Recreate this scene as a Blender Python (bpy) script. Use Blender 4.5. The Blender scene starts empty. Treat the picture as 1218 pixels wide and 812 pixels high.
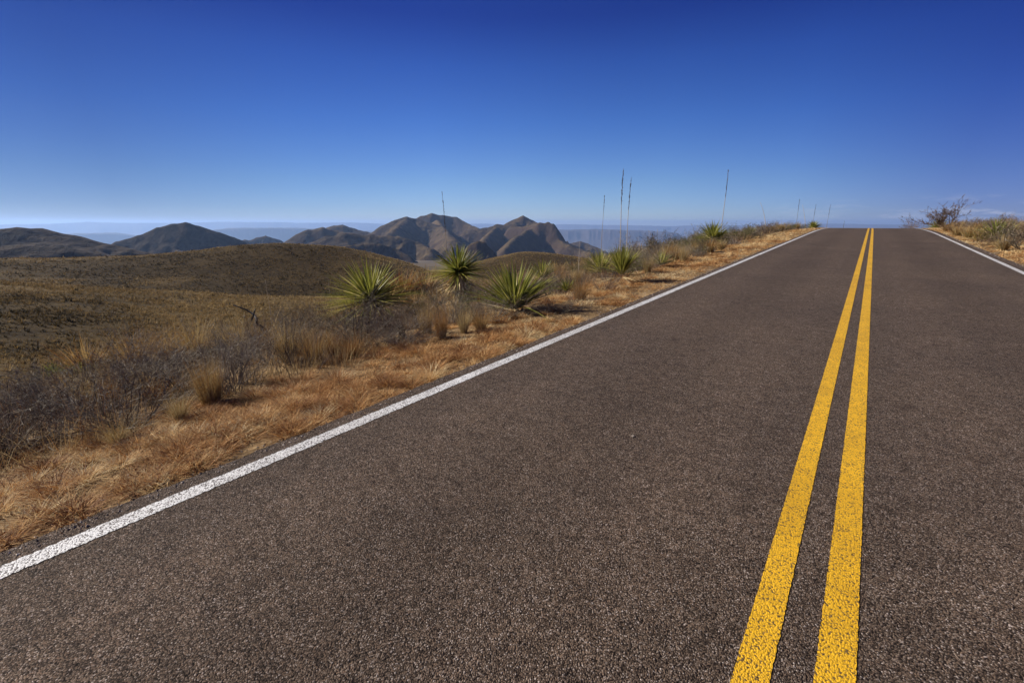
import bpy, math, random
import numpy as np
from mathutils import Vector, Matrix

random.seed(11)
rng = np.random.default_rng(11)
R = math.radians
sc = bpy.context.scene
col = sc.collection

# ------------------------------------------------------------------ calibration
PW, PH = 1218, 812          # photograph frame
FPX = 541.0                 # 16 mm lens
HORIZ, CAMH = 266.0, 1.48
PITCH = math.atan((PH / 2 - HORIZ) / FPX)
AX = np.array([1.0, 0, 0])
AF = np.array([0, math.cos(PITCH), -math.sin(PITCH)])
AU = np.array([0, math.sin(PITCH), math.cos(PITCH)])
YAW = R(37.4)               # heading of the road
SY, CY = math.sin(YAW), math.cos(YAW)
SUN_AZ, SUN_EL = R(-77), R(31)


def ray(px, py):
    return (px - PW / 2) / FPX * AX + (PH / 2 - py) / FPX * AU + AF


def azs(px, py):            # azimuth and slope of a sight line
    r = ray(px, py)
    return math.atan2(r[0], r[1]), r[2] / math.hypot(r[0], r[1])


def az_of(px, py=HORIZ):
    return azs(px, py)[0]


# ------------------------------------------------------------------ noise
def _hash(ix, iy, seed):
    ix = ix.astype(np.int64); iy = iy.astype(np.int64)
    h = (ix * 374761393 + iy * 668265263 + seed * 974634521) & 0xFFFFFFFF
    h = ((h ^ (h >> 13)) * 1274126177) & 0xFFFFFFFF
    h = ((h ^ (h >> 16)) * 2246822519) & 0xFFFFFFFF
    return ((h ^ (h >> 15)) & 0xFFFFFF) / float(0xFFFFFF)


def vnoise(x, y, seed=0):
    x = np.asarray(x, float); y = np.asarray(y, float)
    ix, iy = np.floor(x), np.floor(y)
    fx, fy = x - ix, y - iy
    ux, uy = fx * fx * fx * (fx * (fx * 6 - 15) + 10), fy * fy * fy * (fy * (fy * 6 - 15) + 10)
    a, b = _hash(ix, iy, seed), _hash(ix + 1, iy, seed)
    c, d = _hash(ix, iy + 1, seed), _hash(ix + 1, iy + 1, seed)
    return (a * (1 - ux) + b * ux) * (1 - uy) + (c * (1 - ux) + d * ux) * uy * 1.0


def fbm(x, y, oct=4, seed=0, gain=0.5):
    v = 0; a = 1; t = 0
    for o in range(oct):
        v = v + a * (vnoise(x * 2.03 ** o + 17 * o, y * 2.03 ** o - 9 * o, seed + o) * 2 - 1)
        t += a; a *= gain
    return v / t


def ridged(x, y, oct=4, seed=0):
    v = 0; a = 1; t = 0
    for o in range(oct):
        n = 1 - np.abs(vnoise(x * 2.07 ** o + 5 * o, y * 2.07 ** o + 3 * o, seed + o) * 2 - 1)
        v = v + a * n * n; t += a; a *= 0.5
    return v / t


def sstep(a, b, x):
    t = np.clip((np.asarray(x, float) - a) / (b - a), 0, 1)
    return t * t * (3 - 2 * t)


# ------------------------------------------------------------------ terrain
def road_z(s):
    s = np.asarray(s, float)
    k = 0.0362 / 18.2
    z = 0.0286 * np.minimum(s, 32)
    d = np.clip(s - 32, 0, 45)
    z = z + 0.0286 * d - k * d * d / 2
    g_end = 0.0286 - k * 45
    return z + g_end * np.maximum(s - 77, 0)


def st(x, y):
    return x * SY + y * CY, x * CY - y * SY


def xy(s, t):
    return s * SY + t * CY, s * CY - t * SY


def near_z(s, t):
    zr = road_z(s)
    u = -t
    left = np.interp(u, [2.75, 2.92, 2.99, 3.6, 4.4, 5.2, 7, 10, 15, 25, 45, 80],
                     [-.14, -.10, -.035, -.05, -.11, -.20, -.48, -.95, -2.0, -5.0, -13., -28.])
    left = left * (1 + 0.25 * (1 - sstep(0, 10, s)) * sstep(4, 7, u))
    right = np.interp(t, [2.8, 3.0, 3.1, 3.6, 4.4, 6, 9, 15, 40, 90],
                      [-.14, -.10, -.035, -.05, -.02, .12, .22, .28, 0.1, -8])
    bump = 0.06 * fbm(s * .9, t * .9, 3, 5) * sstep(3.3, 5, np.abs(t))
    return zr + np.where(t < 0, left, right) + bump


CTRL_R = [80, 150, 205, 265, 330, 420, 520, 720, 1500, 3500, 12500, 60000]
XS = np.array([-150, 0, 100, 150, 220, 290, 330, 400, 440, 480, 520, 580, 620, 660, 700, 760, 850, 1000, 1300])
TAB = {   # picture height of the ground along each sight line, by distance
    80:  [433, 431, 424, 420, 414, 408, 402, 390, 382, 376, 372, 364, 358, 352, 346, 340, 330, 320, 320],
    150: [337, 336, 342, 346, 349, 352, 353, 355, 357, 359, 362, 358, 353, 349, 345, 340, 330, 325, 325],
    205: [352, 352, 357, 359, 361, 363, 365, 366, 360, 359, 358, 352, 346, 342, 340, 335, 330, 325, 325],
    265: [332, 331, 332, 332, 331, 329, 329, 327, 313, 323, 338, 345, 342, 338, 336, 333, 330, 325, 325],
    330: [309, 308, 307, 305, 299, 291, 289, 292, 300, 312, 327, 342, 338, 335, 333, 330, 328, 325, 325],
    420: [330, 328, 326, 324, 320, 314, 313, 315, 320, 320, 331, 330, 324, 322, 326, 326, 326, 325, 325],
    520: [318, 316, 315, 314, 312, 309, 308, 311, 316, 326, 326, 309, 299, 302, 309, 317, 322, 325, 325],
    720: [316, 315, 314, 313, 312, 310, 310, 312, 316, 322, 326, 318, 312, 312, 313, 317, 321, 325, 325],
}
_az = np.array([az_of(x, 310) for x in XS])
_tab = []
for r_ in CTRL_R[:8]:
    _tab.append([CAMH + r_ * azs(x, y)[1] for x, y in zip(XS, TAB[r_])])
for r_, z_ in zip(CTRL_R[8:], (-122, -265, -940, -940)):
    _tab.append([z_] * len(XS))
_tab = np.array(_tab)
_L = np.log(np.array(CTRL_R, float))


_fine = np.linspace(_az[0], _az[-1], 900)
_kn = np.exp(-.5 * (np.arange(-40, 41) / 9.) ** 2); _kn /= _kn.sum()
_tab = np.stack([np.convolve(np.pad(np.interp(_fine, _az, q), 40, 'edge'), _kn, 'valid') for q in _tab])


def far_z(az, r):
    az = np.atleast_1d(az); lr = np.log(np.maximum(np.atleast_1d(r), CTRL_R[0]))
    Z = np.stack([np.interp(az, _fine, row) for row in _tab], 1)
    h = np.diff(_L)[None, :]
    dl = np.diff(Z, axis=1) / h
    m = np.zeros_like(Z)
    w1, w2 = 2 * h[:, 1:] + h[:, :-1], h[:, 1:] + 2 * h[:, :-1]
    a, b = dl[:, :-1], dl[:, 1:]
    same = a * b > 0
    with np.errstate(divide='ignore', invalid='ignore'):
        hm = (w1 + w2) / (w1 / a + w2 / b)
    m[:, 1:-1] = np.where(same, hm, 0)
    m[:, 0], m[:, -1] = dl[:, 0], 0
    i = np.clip(np.searchsorted(_L, lr, side='right') - 1, 0, len(_L) - 2)
    n = np.arange(len(lr))
    hh = h[0, i]; t = np.clip((lr - _L[i]) / hh, 0, 1)
    z0, z1, m0, m1 = Z[n, i], Z[n, i + 1], m[n, i] * hh, m[n, i + 1] * hh
    t2, t3 = t * t, t * t * t
    return (2 * t3 - 3 * t2 + 1) * z0 + (t3 - 2 * t2 + t) * m0 + (-2 * t3 + 3 * t2) * z1 + (t3 - t2) * m1


def ground_z(x, y):
    x = np.atleast_1d(np.asarray(x, float)); y = np.atleast_1d(np.asarray(y, float))
    s, t = st(x, y)
    r = np.hypot(x, y); az = np.arctan2(x, y)
    w = np.maximum(sstep(16, 60, -t), np.maximum(sstep(40, 110, t), sstep(90, 300, s)))
    w = np.maximum(w, sstep(60, 200, -s))
    zn = near_z(s, t)
    zf = far_z(az, r)
    amp = sstep(60, 160, r)
    zf = zf + amp * (0.9 * fbm(x / 38, y / 38, 4, 21)) + sstep(600, 3000, r) * 28 * fbm(x / 900, y / 900, 5, 33)
    zf = zf + sstep(300, 800, r) * (1 - sstep(2500, 5000, r)) * 5 * fbm(x / 130, y / 130, 4, 44)
    return zn * (1 - w) + zf * w


_RR = np.geomspace(1.2, 900, 2600)


def at(px, py):
    """the ground point seen at a photograph pixel"""
    d = ray(px, py); hz = math.hypot(d[0], d[1])
    xs, ys, zs = _RR * d[0] / hz, _RR * d[1] / hz, CAMH + _RR * d[2] / hz
    g = ground_z(xs, ys)
    k = np.argmax(zs <= g)
    if zs[k] > g[k]:
        k = len(_RR) - 1
    return Vector((xs[k], ys[k], g[k]))


def spot(px, depth, py=HORIZ):
    """ground point under sight column px at a distance along the view axis"""
    d = ray(px, py); k = depth / (d @ AF)
    x, y = d[0] * k, d[1] * k
    return Vector((x, y, float(ground_z(x, y)[0])))


def height_at(px, py, p):
    """height above p that appears at pixel row py"""
    r = math.hypot(p.x, p.y)
    return CAMH + r * azs(px, py)[1] - p.z


def project(p):
    v = np.array([p[0], p[1], p[2] - CAMH])
    f = v @ AF
    return PW / 2 + FPX * (v @ AX) / f, PH / 2 - FPX * (v @ AU) / f, f


# ------------------------------------------------------------------ mesh helpers
def mk_mesh(name, V, F, mat, smooth=False, tint=None):
    """F: one array (m,k) or a list of such arrays"""
    me = bpy.data.meshes.new(name)
    if not isinstance(F, list):
        F = [F]
    F = [np.asarray(f, np.int32) for f in F if len(f)]
    V = np.asarray(V, np.float32)
    nl = sum(f.size for f in F); npoly = sum(len(f) for f in F)
    me.vertices.add(len(V)); me.vertices.foreach_set('co', V.ravel())
    me.loops.add(nl); me.loops.foreach_set('vertex_index', np.concatenate([f.ravel() for f in F]))
    tot = np.concatenate([np.full(len(f), f.shape[1], np.int32) for f in F])
    start = np.concatenate([[0], np.cumsum(tot)[:-1]]).astype(np.int32)
    me.polygons.add(npoly)
    me.polygons.foreach_set('loop_start', start)
    try:
        me.polygons.foreach_set('loop_total', tot)
    except Exception:
        pass
    me.polygons.foreach_set('use_smooth', np.full(npoly, bool(smooth)))
    if tint is not None:
        a = me.attributes.new('tint', 'FLOAT', 'POINT')
        a.data.foreach_set('value', np.asarray(tint, np.float32))
    me.update(calc_edges=True)
    me.validate()
    if mat:
        me.materials.append(mat)
    return me


def link(name, me, parent=None, loc=(0, 0, 0)):
    o = bpy.data.objects.new(name, me)
    col.objects.link(o)
    o.location = loc
    if parent:
        o.parent = parent
    return o


def tag(o, label, cat, group=None, kind=None):
    o['label'] = label; o['category'] = cat
    if group: o['group'] = group
    if kind: o['kind'] = kind
    return o


class Geo:
    def __init__(s):
        s.V, s.F3, s.F4, s.T, s.n = [], [], [], [], 0

    def add(s, V, F, tint=0.5):
        V = np.asarray(V, float); F = np.asarray(F, np.int64)
        (s.F4 if F.shape[1] == 4 else s.F3).append(F + s.n)
        s.V.append(V); s.n += len(V)
        s.T.append(np.broadcast_to(np.asarray(tint, float), (len(V),)) if np.ndim(tint) == 0 else np.asarray(tint))

    def mesh(s, name, mat, smooth=False):
        F = []
        if s.F4: F.append(np.concatenate(s.F4))
        if s.F3: F.append(np.concatenate(s.F3))
        return mk_mesh(name, np.concatenate(s.V), F, mat, smooth, np.concatenate(s.T))


def blades(geo, base, az, lean, length, width, droop, tint, segs=3, twist=None, fold=0.0, taper=1.0, g2=0.6):
    """many tapering blades at once; arrays of length N"""
    N = len(base)
    base = np.asarray(base, float)
    f = lambda a: np.broadcast_to(np.asarray(a, float), (N,))
    az, lean, length, width, droop, tint = map(f, (az, lean, length, width, droop, tint))
    tw = f(0 if twist is None else twist)
    side = np.stack([-np.sin(az + tw), np.cos(az + tw), np.zeros(N)], 1)
    taus = np.linspace(0, 1, segs + 1)
    rows = []
    nr = 3 if fold else 2
    for q in taus:
        ho = length * (np.sin(lean) * q + droop * q * q)
        ve = length * (np.cos(lean) * q - droop * q * q * g2)
        c = base + np.stack([ho * np.cos(az), ho * np.sin(az), ve], 1)
        wq = width * .5 * max(0.04, (1 - q ** 1.6) * taper + (1 - taper))
        if fold:
            wq = wq * min(1, .45 + 2.2 * q) if q < .25 else wq
            up = np.stack([-np.cos(lean) * np.cos(az), -np.cos(lean) * np.sin(az), np.sin(lean)], 1)
            rows.append(np.stack([c + side * wq[:, None] + up * (wq * fold)[:, None], c, c - side * wq[:, None] + up * (wq * fold)[:, None]], 1))
        else:
            rows.append(np.stack([c + side * wq[:, None], c - side * wq[:, None]], 1))
    V = np.stack(rows, 1)                       # N, segs+1, nr, 3
    nv = (segs + 1) * nr
    F = []
    for k in range(segs):
        for j in range(nr - 1):
            a = k * nr + j
            F.append([a, a + 1, a + nr + 1, a + nr])
    F = (np.array(F)[None] + (np.arange(N) * nv)[:, None, None]).reshape(-1, 4)
    geo.add(V.reshape(-1, 3), F, np.repeat(tint, nv))


def tubes(geo, P0, P1, r0, r1, tint, n=3):
    P0, P1 = np.asarray(P0, float), np.asarray(P1, float)
    N = len(P0)
    d = P1 - P0; d = d / np.maximum(np.linalg.norm(d, axis=1, keepdims=True), 1e-9)
    ref = np.where(np.abs(d[:, 2:3]) < .9, np.array([[0, 0, 1.]]), np.array([[1., 0, 0]]))
    a = np.cross(d, ref); a /= np.linalg.norm(a, axis=1, keepdims=True)
    b = np.cross(d, a)
    r0 = np.broadcast_to(r0, (N,)); r1 = np.broadcast_to(r1, (N,))
    ring0, ring1 = [], []
    for k in range(n):
        q = 2 * math.pi * k / n
        o = a * math.cos(q) + b * math.sin(q)
        ring0.append(P0 + o * r0[:, None]); ring1.append(P1 + o * r1[:, None])
    V = np.stack(ring0 + ring1, 1)
    F = np.array([[k, (k + 1) % n, n + (k + 1) % n, n + k] for k in range(n)])
    F = (F[None] + (np.arange(N) * 2 * n)[:, None, None]).reshape(-1, 4)
    t = np.repeat(np.broadcast_to(np.asarray(tint, float), (N,)), 2 * n)
    geo.add(V.reshape(-1, 3), F, t)


def poly_tube(geo, pts, radii, n=7, tint=.5):
    pts = np.asarray(pts, float)
    m = len(pts)
    V = []
    for i in range(m):
        d = pts[min(i + 1, m - 1)] - pts[max(i - 1, 0)]
        d /= np.linalg.norm(d)
        ref = np.array([0, 0, 1.]) if abs(d[2]) < .9 else np.array([1., 0, 0])
        a = np.cross(d, ref); a /= np.linalg.norm(a); b = np.cross(d, a)
        for k in range(n):
            q = 2 * math.pi * k / n
            V.append(pts[i] + (a * math.cos(q) + b * math.sin(q)) * radii[i])
    F = [[i * n + k, i * n + (k + 1) % n, (i + 1) * n + (k + 1) % n, (i + 1) * n + k] for i in range(m - 1) for k in range(n)]
    base = len(V)
    V.append(pts[-1]); V.append(pts[0])
    geo.add(V, F, tint)
    geo.F3.append(np.array([[(m - 1) * n + k, (m - 1) * n + (k + 1) % n, base] for k in range(n)] +
                           [[(k + 1) % n, k, base + 1] for k in range(n)]) + geo.n - len(V))


# ------------------------------------------------------------------ materials
def new_mat(name):
    m = bpy.data.materials.new(name); m.use_nodes = True
    nt = m.node_tree; nt.nodes.clear()
    out = nt.nodes.new('ShaderNodeOutputMaterial')
    return m, nt, out


def N(nt, t, **kw):
    n = nt.nodes.new(t)
    for k, v in kw.items():
        setattr(n, k, v)
    return n


def setin(n, **kw):
    for k, v in kw.items():
        n.inputs[k.replace('_', ' ')].default_value = v


def ramp(nt, stops, interp='LINEAR'):
    r = nt.nodes.new('ShaderNodeValToRGB'); e = r.color_ramp; e.interpolation = interp
    while len(e.elements) < len(stops): e.elements.new(.5)
    for el, (p, c) in zip(e.elements, stops):
        el.position = p; el.color = (*c, 1) if len(c) == 3 else c
    return r


def math_n(nt, op, a, b=None, clamp=False):
    n = nt.nodes.new('ShaderNodeMath'); n.operation = op; n.use_clamp = clamp
    for i, v in enumerate((a, b)):
        if v is None: continue
        if isinstance(v, (int, float)): n.inputs[i].default_value = v
        else: nt.links.new(v, n.inputs[i])
    return n.outputs[0]


def mixc(nt, fac, a, b, mode='MIX'):
    n = nt.nodes.new('ShaderNodeMix'); n.data_type = 'RGBA'; n.blend_type = mode
    for i, v in ((0, fac), (6, a), (7, b)):
        if isinstance(v, (int, float)): n.inputs[i].default_value = v
        elif isinstance(v, tuple): n.inputs[i].default_value = (*v, 1) if len(v) == 3 else v
        else: nt.links.new(v, n.inputs[i])
    return n.outputs[2]


def noise(nt, co, scale, detail=4, rough=.5):
    n = nt.nodes.new('ShaderNodeTexNoise'); n.inputs['Scale'].default_value = scale
    n.inputs['Detail'].default_value = detail; n.inputs['Roughness'].default_value = rough
    nt.links.new(co, n.inputs['Vector'])
    return n.outputs['Fac']


def plant_mat(name, stops, trans=.25, rough=.7, rnd=.25, spec=.2):
    m, nt, out = new_mat(name)
    at_ = N(nt, 'ShaderNodeAttribute', attribute_name='tint')
    oi = N(nt, 'ShaderNodeObjectInfo')
    v = math_n(nt, 'ADD', at_.outputs['Fac'], math_n(nt, 'MULTIPLY', math_n(nt, 'SUBTRACT', oi.outputs['Random'], .5), rnd), True)
    rp = ramp(nt, stops); nt.links.new(v, rp.inputs[0])
    p = N(nt, 'ShaderNodeBsdfPrincipled'); setin(p, Roughness=rough)
    p.inputs['Specular IOR Level'].default_value = spec
    nt.links.new(rp.outputs[0], p.inputs['Base Color'])
    if trans:
        tr = N(nt, 'ShaderNodeBsdfTranslucent'); nt.links.new(rp.outputs[0], tr.inputs[0])
        mx = N(nt, 'ShaderNodeMixShader'); mx.inputs[0].default_value = trans
        nt.links.new(p.outputs[0], mx.inputs[1]); nt.links.new(tr.outputs[0], mx.inputs[2])
        nt.links.new(mx.outputs[0], out.inputs[0])
    else:
        nt.links.new(p.outputs[0], out.inputs[0])
    return m


def asphalt_mat():
    m, nt, out = new_mat('asphalt')
    tc = N(nt, 'ShaderNodeTexCoord'); co = tc.outputs['Object']
    nz = N(nt, 'ShaderNodeTexNoise'); setin(nz, Scale=60., Detail=2.); nt.links.new(co, nz.inputs['Vector'])
    wv = N(nt, 'ShaderNodeVectorMath', operation='MULTIPLY_ADD')
    nt.links.new(nz.outputs['Color'], wv.inputs[0]); wv.inputs[1].default_value = (.006,) * 3
    nt.links.new(co, wv.inputs[2])
    vo = N(nt, 'ShaderNodeTexVoronoi'); setin(vo, Scale=185., Randomness=1.); nt.links.new(wv.outputs[0], vo.inputs['Vector'])
    sep = N(nt, 'ShaderNodeSeparateColor'); nt.links.new(vo.outputs['Color'], sep.inputs[0])
    stones = ramp(nt, [(0, (.042, .029, .022)), (.25, (.070, .049, .034)), (.55, (.128, .090, .064)),
                       (.72, (.165, .109, .073)), (.86, (.205, .156, .117)), (.96, (.27, .215, .178)), (1, (.42, .35, .30))])
    nt.links.new(sep.outputs[0], stones.inputs[0])
    gap = ramp(nt, [(.0, (1, 1, 1)), (.50, (1, 1, 1)), (.80, (.10, .09, .085))]); nt.links.new(vo.outputs['Distance'], gap.inputs[0])  # dark binder between stones, doubling as their self-shadow in the colour
    # distance is in texture units of one cell
    c = mixc(nt, 1.0, stones.outputs[0], gap.outputs[0], 'MULTIPLY')
    # a worn lighter band in the wheel tracks and slow blotches
    big = noise(nt, co, .55, 5, .6)
    bigr = ramp(nt, [(.3, (.84, .84, .86)), (.7, (1.12, 1.1, 1.07))]); nt.links.new(big, bigr.inputs[0])
    c = mixc(nt, 1.0, c, bigr.outputs[0], 'MULTIPLY')
    mid = noise(nt, co, 7., 3, .6)
    midr = ramp(nt, [(.3, (.88, .88, .88)), (.7, (1.1, 1.1, 1.1))]); nt.links.new(mid, midr.inputs[0])
    c = mixc(nt, 1.0, c, midr.outputs[0], 'MULTIPLY')
    for sc_, lo_, hi_ in ((34., .82, 1.2), (13., .95, 1.06)):
        gv = N(nt, 'ShaderNodeTexVoronoi'); setin(gv, Scale=sc_); nt.links.new(co, gv.inputs['Vector'])
        gs = N(nt, 'ShaderNodeSeparateColor'); nt.links.new(gv.outputs['Color'], gs.inputs[0])
        gr = ramp(nt, [(0, (lo_,) * 3), (1, (hi_,) * 3)]); nt.links.new(gs.outputs[0], gr.inputs[0])
        c = mixc(nt, 1.0, c, gr.outputs[0], 'MULTIPLY')
    # wheel tracks polished a little by traffic, a darker oil strip between them
    dt = N(nt, 'ShaderNodeVectorMath', operation='DOT_PRODUCT'); nt.links.new(co, dt.inputs[0]); dt.inputs[1].default_value = (CY, -SY, 0)
    lane = math_n(nt, 'ABSOLUTE', math_n(nt, 'SUBTRACT', math_n(nt, 'ABSOLUTE', dt.outputs['Value']), 1.42))
    lane = math_n(nt, 'ADD', lane, math_n(nt, 'MULTIPLY', math_n(nt, 'SUBTRACT', big, .5), .35))
    lr = ramp(nt, [(.0, (.90, .89, .88)), (.30, (.95, .95, .95)), (.70, (1.07, 1.06, 1.05)), (.98, (1.03, 1.03, 1.03)), (1.0, (.98, .98, .98))])
    nt.links.new(lane, lr.inputs[0])
    c = mixc(nt, 1.0, c, lr.outputs[0], 'MULTIPLY')
    drip = noise(nt, co, 3.3, 2, .5)
    dr = ramp(nt, [(.70, (1, 1, 1)), (.76, (.72, .70, .69))]); nt.links.new(drip, dr.inputs[0])
    c = mixc(nt, 1.0, c, dr.outputs[0], 'MULTIPLY')
    p = N(nt, 'ShaderNodeBsdfPrincipled'); setin(p, Roughness=.85)
    p.inputs['Specular IOR Level'].default_value = .10
    nt.links.new(c, p.inputs['Base Color'])
    hgt = ramp(nt, [(0, (1, 1, 1)), (.9, (0, 0, 0))]); nt.links.new(vo.outputs['Distance'], hgt.inputs[0])
    hh = math_n(nt, 'ADD', hgt.outputs[0], math_n(nt, 'MULTIPLY', sep.outputs[1], .5))
    b = N(nt, 'ShaderNodeBump'); setin(b, Strength=.8, Distance=.006); nt.links.new(hh, b.inputs['Height'])
    nt.links.new(b.outputs[0], p.inputs['Normal'])
    nt.links.new(p.outputs[0], out.inputs[0])
    return m


def paint_mat(name, colr, dark, wear):
    m, nt, out = new_mat(name)
    tc = N(nt, 'ShaderNodeTexCoord'); co = tc.outputs['Object']
    vo = N(nt, 'ShaderNodeTexVoronoi'); setin(vo, Scale=150.); nt.links.new(co, vo.inputs['Vector'])
    sep = N(nt, 'ShaderNodeSeparateColor'); nt.links.new(vo.outputs['Color'], sep.inputs[0])
    n1 = noise(nt, co, 5., 4, .6)
    miss = math_n(nt, 'LESS_THAN', sep.outputs[0], math_n(nt, 'MULTIPLY', n1, wear))
    gap = math_n(nt, 'GREATER_THAN', vo.outputs['Distance'], math_n(nt, 'ADD', .62, math_n(nt, 'MULTIPLY', sep.outputs[1], .25)))
    f = math_n(nt, 'MAXIMUM', miss, gap)
    tone = ramp(nt, [(0, tuple(c * .78 for c in colr)), (1, tuple(min(1, c * 1.12) for c in colr))]); nt.links.new(sep.outputs[2], tone.inputs[0])
    dirt = ramp(nt, [(.32, (.80, .78, .76)), (.62, (1.03, 1.03, 1.03))]); nt.links.new(noise(nt, co, 1.7, 5, .65), dirt.inputs[0])
    c = mixc(nt, f, mixc(nt, 1.0, tone.outputs[0], dirt.outputs[0], 'MULTIPLY'), dark)
    p = N(nt, 'ShaderNodeBsdfPrincipled'); setin(p, Roughness=.62)
    p.inputs['Specular IOR Level'].default_value = .3
    nt.links.new(c, p.inputs['Base Color'])
    b = N(nt, 'ShaderNodeBump'); setin(b, Strength=.7, Distance=.005); b.invert = True
    nt.links.new(vo.outputs['Distance'], b.inputs['Height']); nt.links.new(b.outputs[0], p.inputs['Normal'])
    nt.links.new(p.outputs[0], out.inputs[0])
    return m


def terrain_mat(name, stops, scales=(1.5, .12), bump=.3, bdist=.1, warm=None):
    m, nt, out = new_mat(name)
    tc = N(nt, 'ShaderNodeTexCoord'); co = tc.outputs['Object']
    a = noise(nt, co, scales[0], 6, .62); b2 = noise(nt, co, scales[1], 5, .6)
    v = math_n(nt, 'ADD', math_n(nt, 'MULTIPLY', a, .6), math_n(nt, 'MULTIPLY', b2, .4))
    rp = ramp(nt, stops); nt.links.new(v, rp.inputs[0])
    c = rp.outputs[0]
    p = N(nt, 'ShaderNodeBsdfPrincipled'); setin(p, Roughness=.95)
    p.inputs['Specular IOR Level'].default_value = .05
    if warm:   # paler rock where the slope is steep
        ge = N(nt, 'ShaderNodeNewGeometry'); sx = N(nt, 'ShaderNodeSeparateXYZ'); nt.links.new(ge.outputs['Normal'], sx.inputs[0])
        st_ = ramp(nt, [(warm[1], (1, 1, 1)), (warm[2], (0, 0, 0))]); nt.links.new(sx.outputs['Z'], st_.inputs[0])
        c = mixc(nt, st_.outputs[0], c, warm[0])
    nt.links.new(c, p.inputs['Base Color'])
    bp = N(nt, 'ShaderNodeBump'); setin(bp, Strength=bump, Distance=bdist); nt.links.new(a, bp.inputs['Height'])
    nt.links.new(bp.outputs[0], p.inputs['Normal'])
    nt.links.new(p.outputs[0], out.inputs[0])
    return m


M = {}
M['asphalt'] = asphalt_mat()
M['yellow'] = paint_mat('yellow_paint', (.76, .415, .014), (.15, .09, .025), .17)
M['white'] = paint_mat('white_paint', (.74, .72, .69), (.11, .09, .08), .50)
M['grass'] = plant_mat('dry_grass', [(0, (.20, .085, .030)), (.3, (.47, .24, .085)), (.55, (.63, .39, .16)), (.8, (.71, .52, .26)), (1, (.75, .62, .37))], .25, .75, 0)
M['bunch'] = plant_mat('bunch_grass', [(0, (.20, .075, .02)), (.3, (.30, .15, .045)), (.6, (.36, .24, .09)), (.85, (.42, .32, .15)), (1, (.45, .38, .22))], .3, .7, .55)
M['twig'] = plant_mat('twig_bark', [(0, (.05, .037, .025)), (.4, (.135, .105, .073)), (.75, (.26, .215, .155)), (1, (.42, .365, .28))], .0, .85, .3)
M['redtwig'] = plant_mat('reddish_twig', [(0, (.06, .036, .023)), (.5, (.145, .092, .058)), (1, (.26, .18, .12))], .0, .85, .3)
M['olive'] = plant_mat('olive_foliage', [(0, (.035, .045, .015)), (.5, (.09, .095, .03)), (1, (.19, .17, .06))], .2, .7, .3)
M['yucca'] = plant_mat('yucca_leaf', [(0, (.055, .066, .016)), (.4, (.155, .172, .032)), (.7, (.33, .305, .055)), (.88, (.44, .37, .11)), (1, (.58, .47, .20))], .35, .45, .12, .3)
M['deadleaf'] = plant_mat('dead_yucca_leaf', [(0, (.22, .145, .07)), (.5, (.48, .35, .17)), (1, (.66, .52, .29))], .12, .8, .1)
M['stalk'] = plant_mat('dry_stalk', [(0, (.10, .08, .06)), (.5, (.36, .30, .23)), (1, (.55, .50, .43))], 0, .8, .15)
M['seed'] = plant_mat('seed_pod', [(0, (.04, .032, .028)), (1, (.12, .095, .08))], 0, .8, .1)
M['snag'] = plant_mat('charred_wood', [(0, (.012, .010, .010)), (1, (.05, .042, .04))], 0, .8, 0)
M['scrub'] = plant_mat('hill_scrub', [(0, (.022, .018, .009)), (.25, (.064, .047, .018)), (.5, (.20, .132, .046)), (.8, (.40, .272, .105)), (1, (.52, .375, .165))], .15, .9, 0)
M['rock'] = terrain_mat('pale_rock', [(.3, (.18, .14, .11)), (.7, (.40, .34, .28))], (14, 3), .6, .02)
M['ground'] = None


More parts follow.
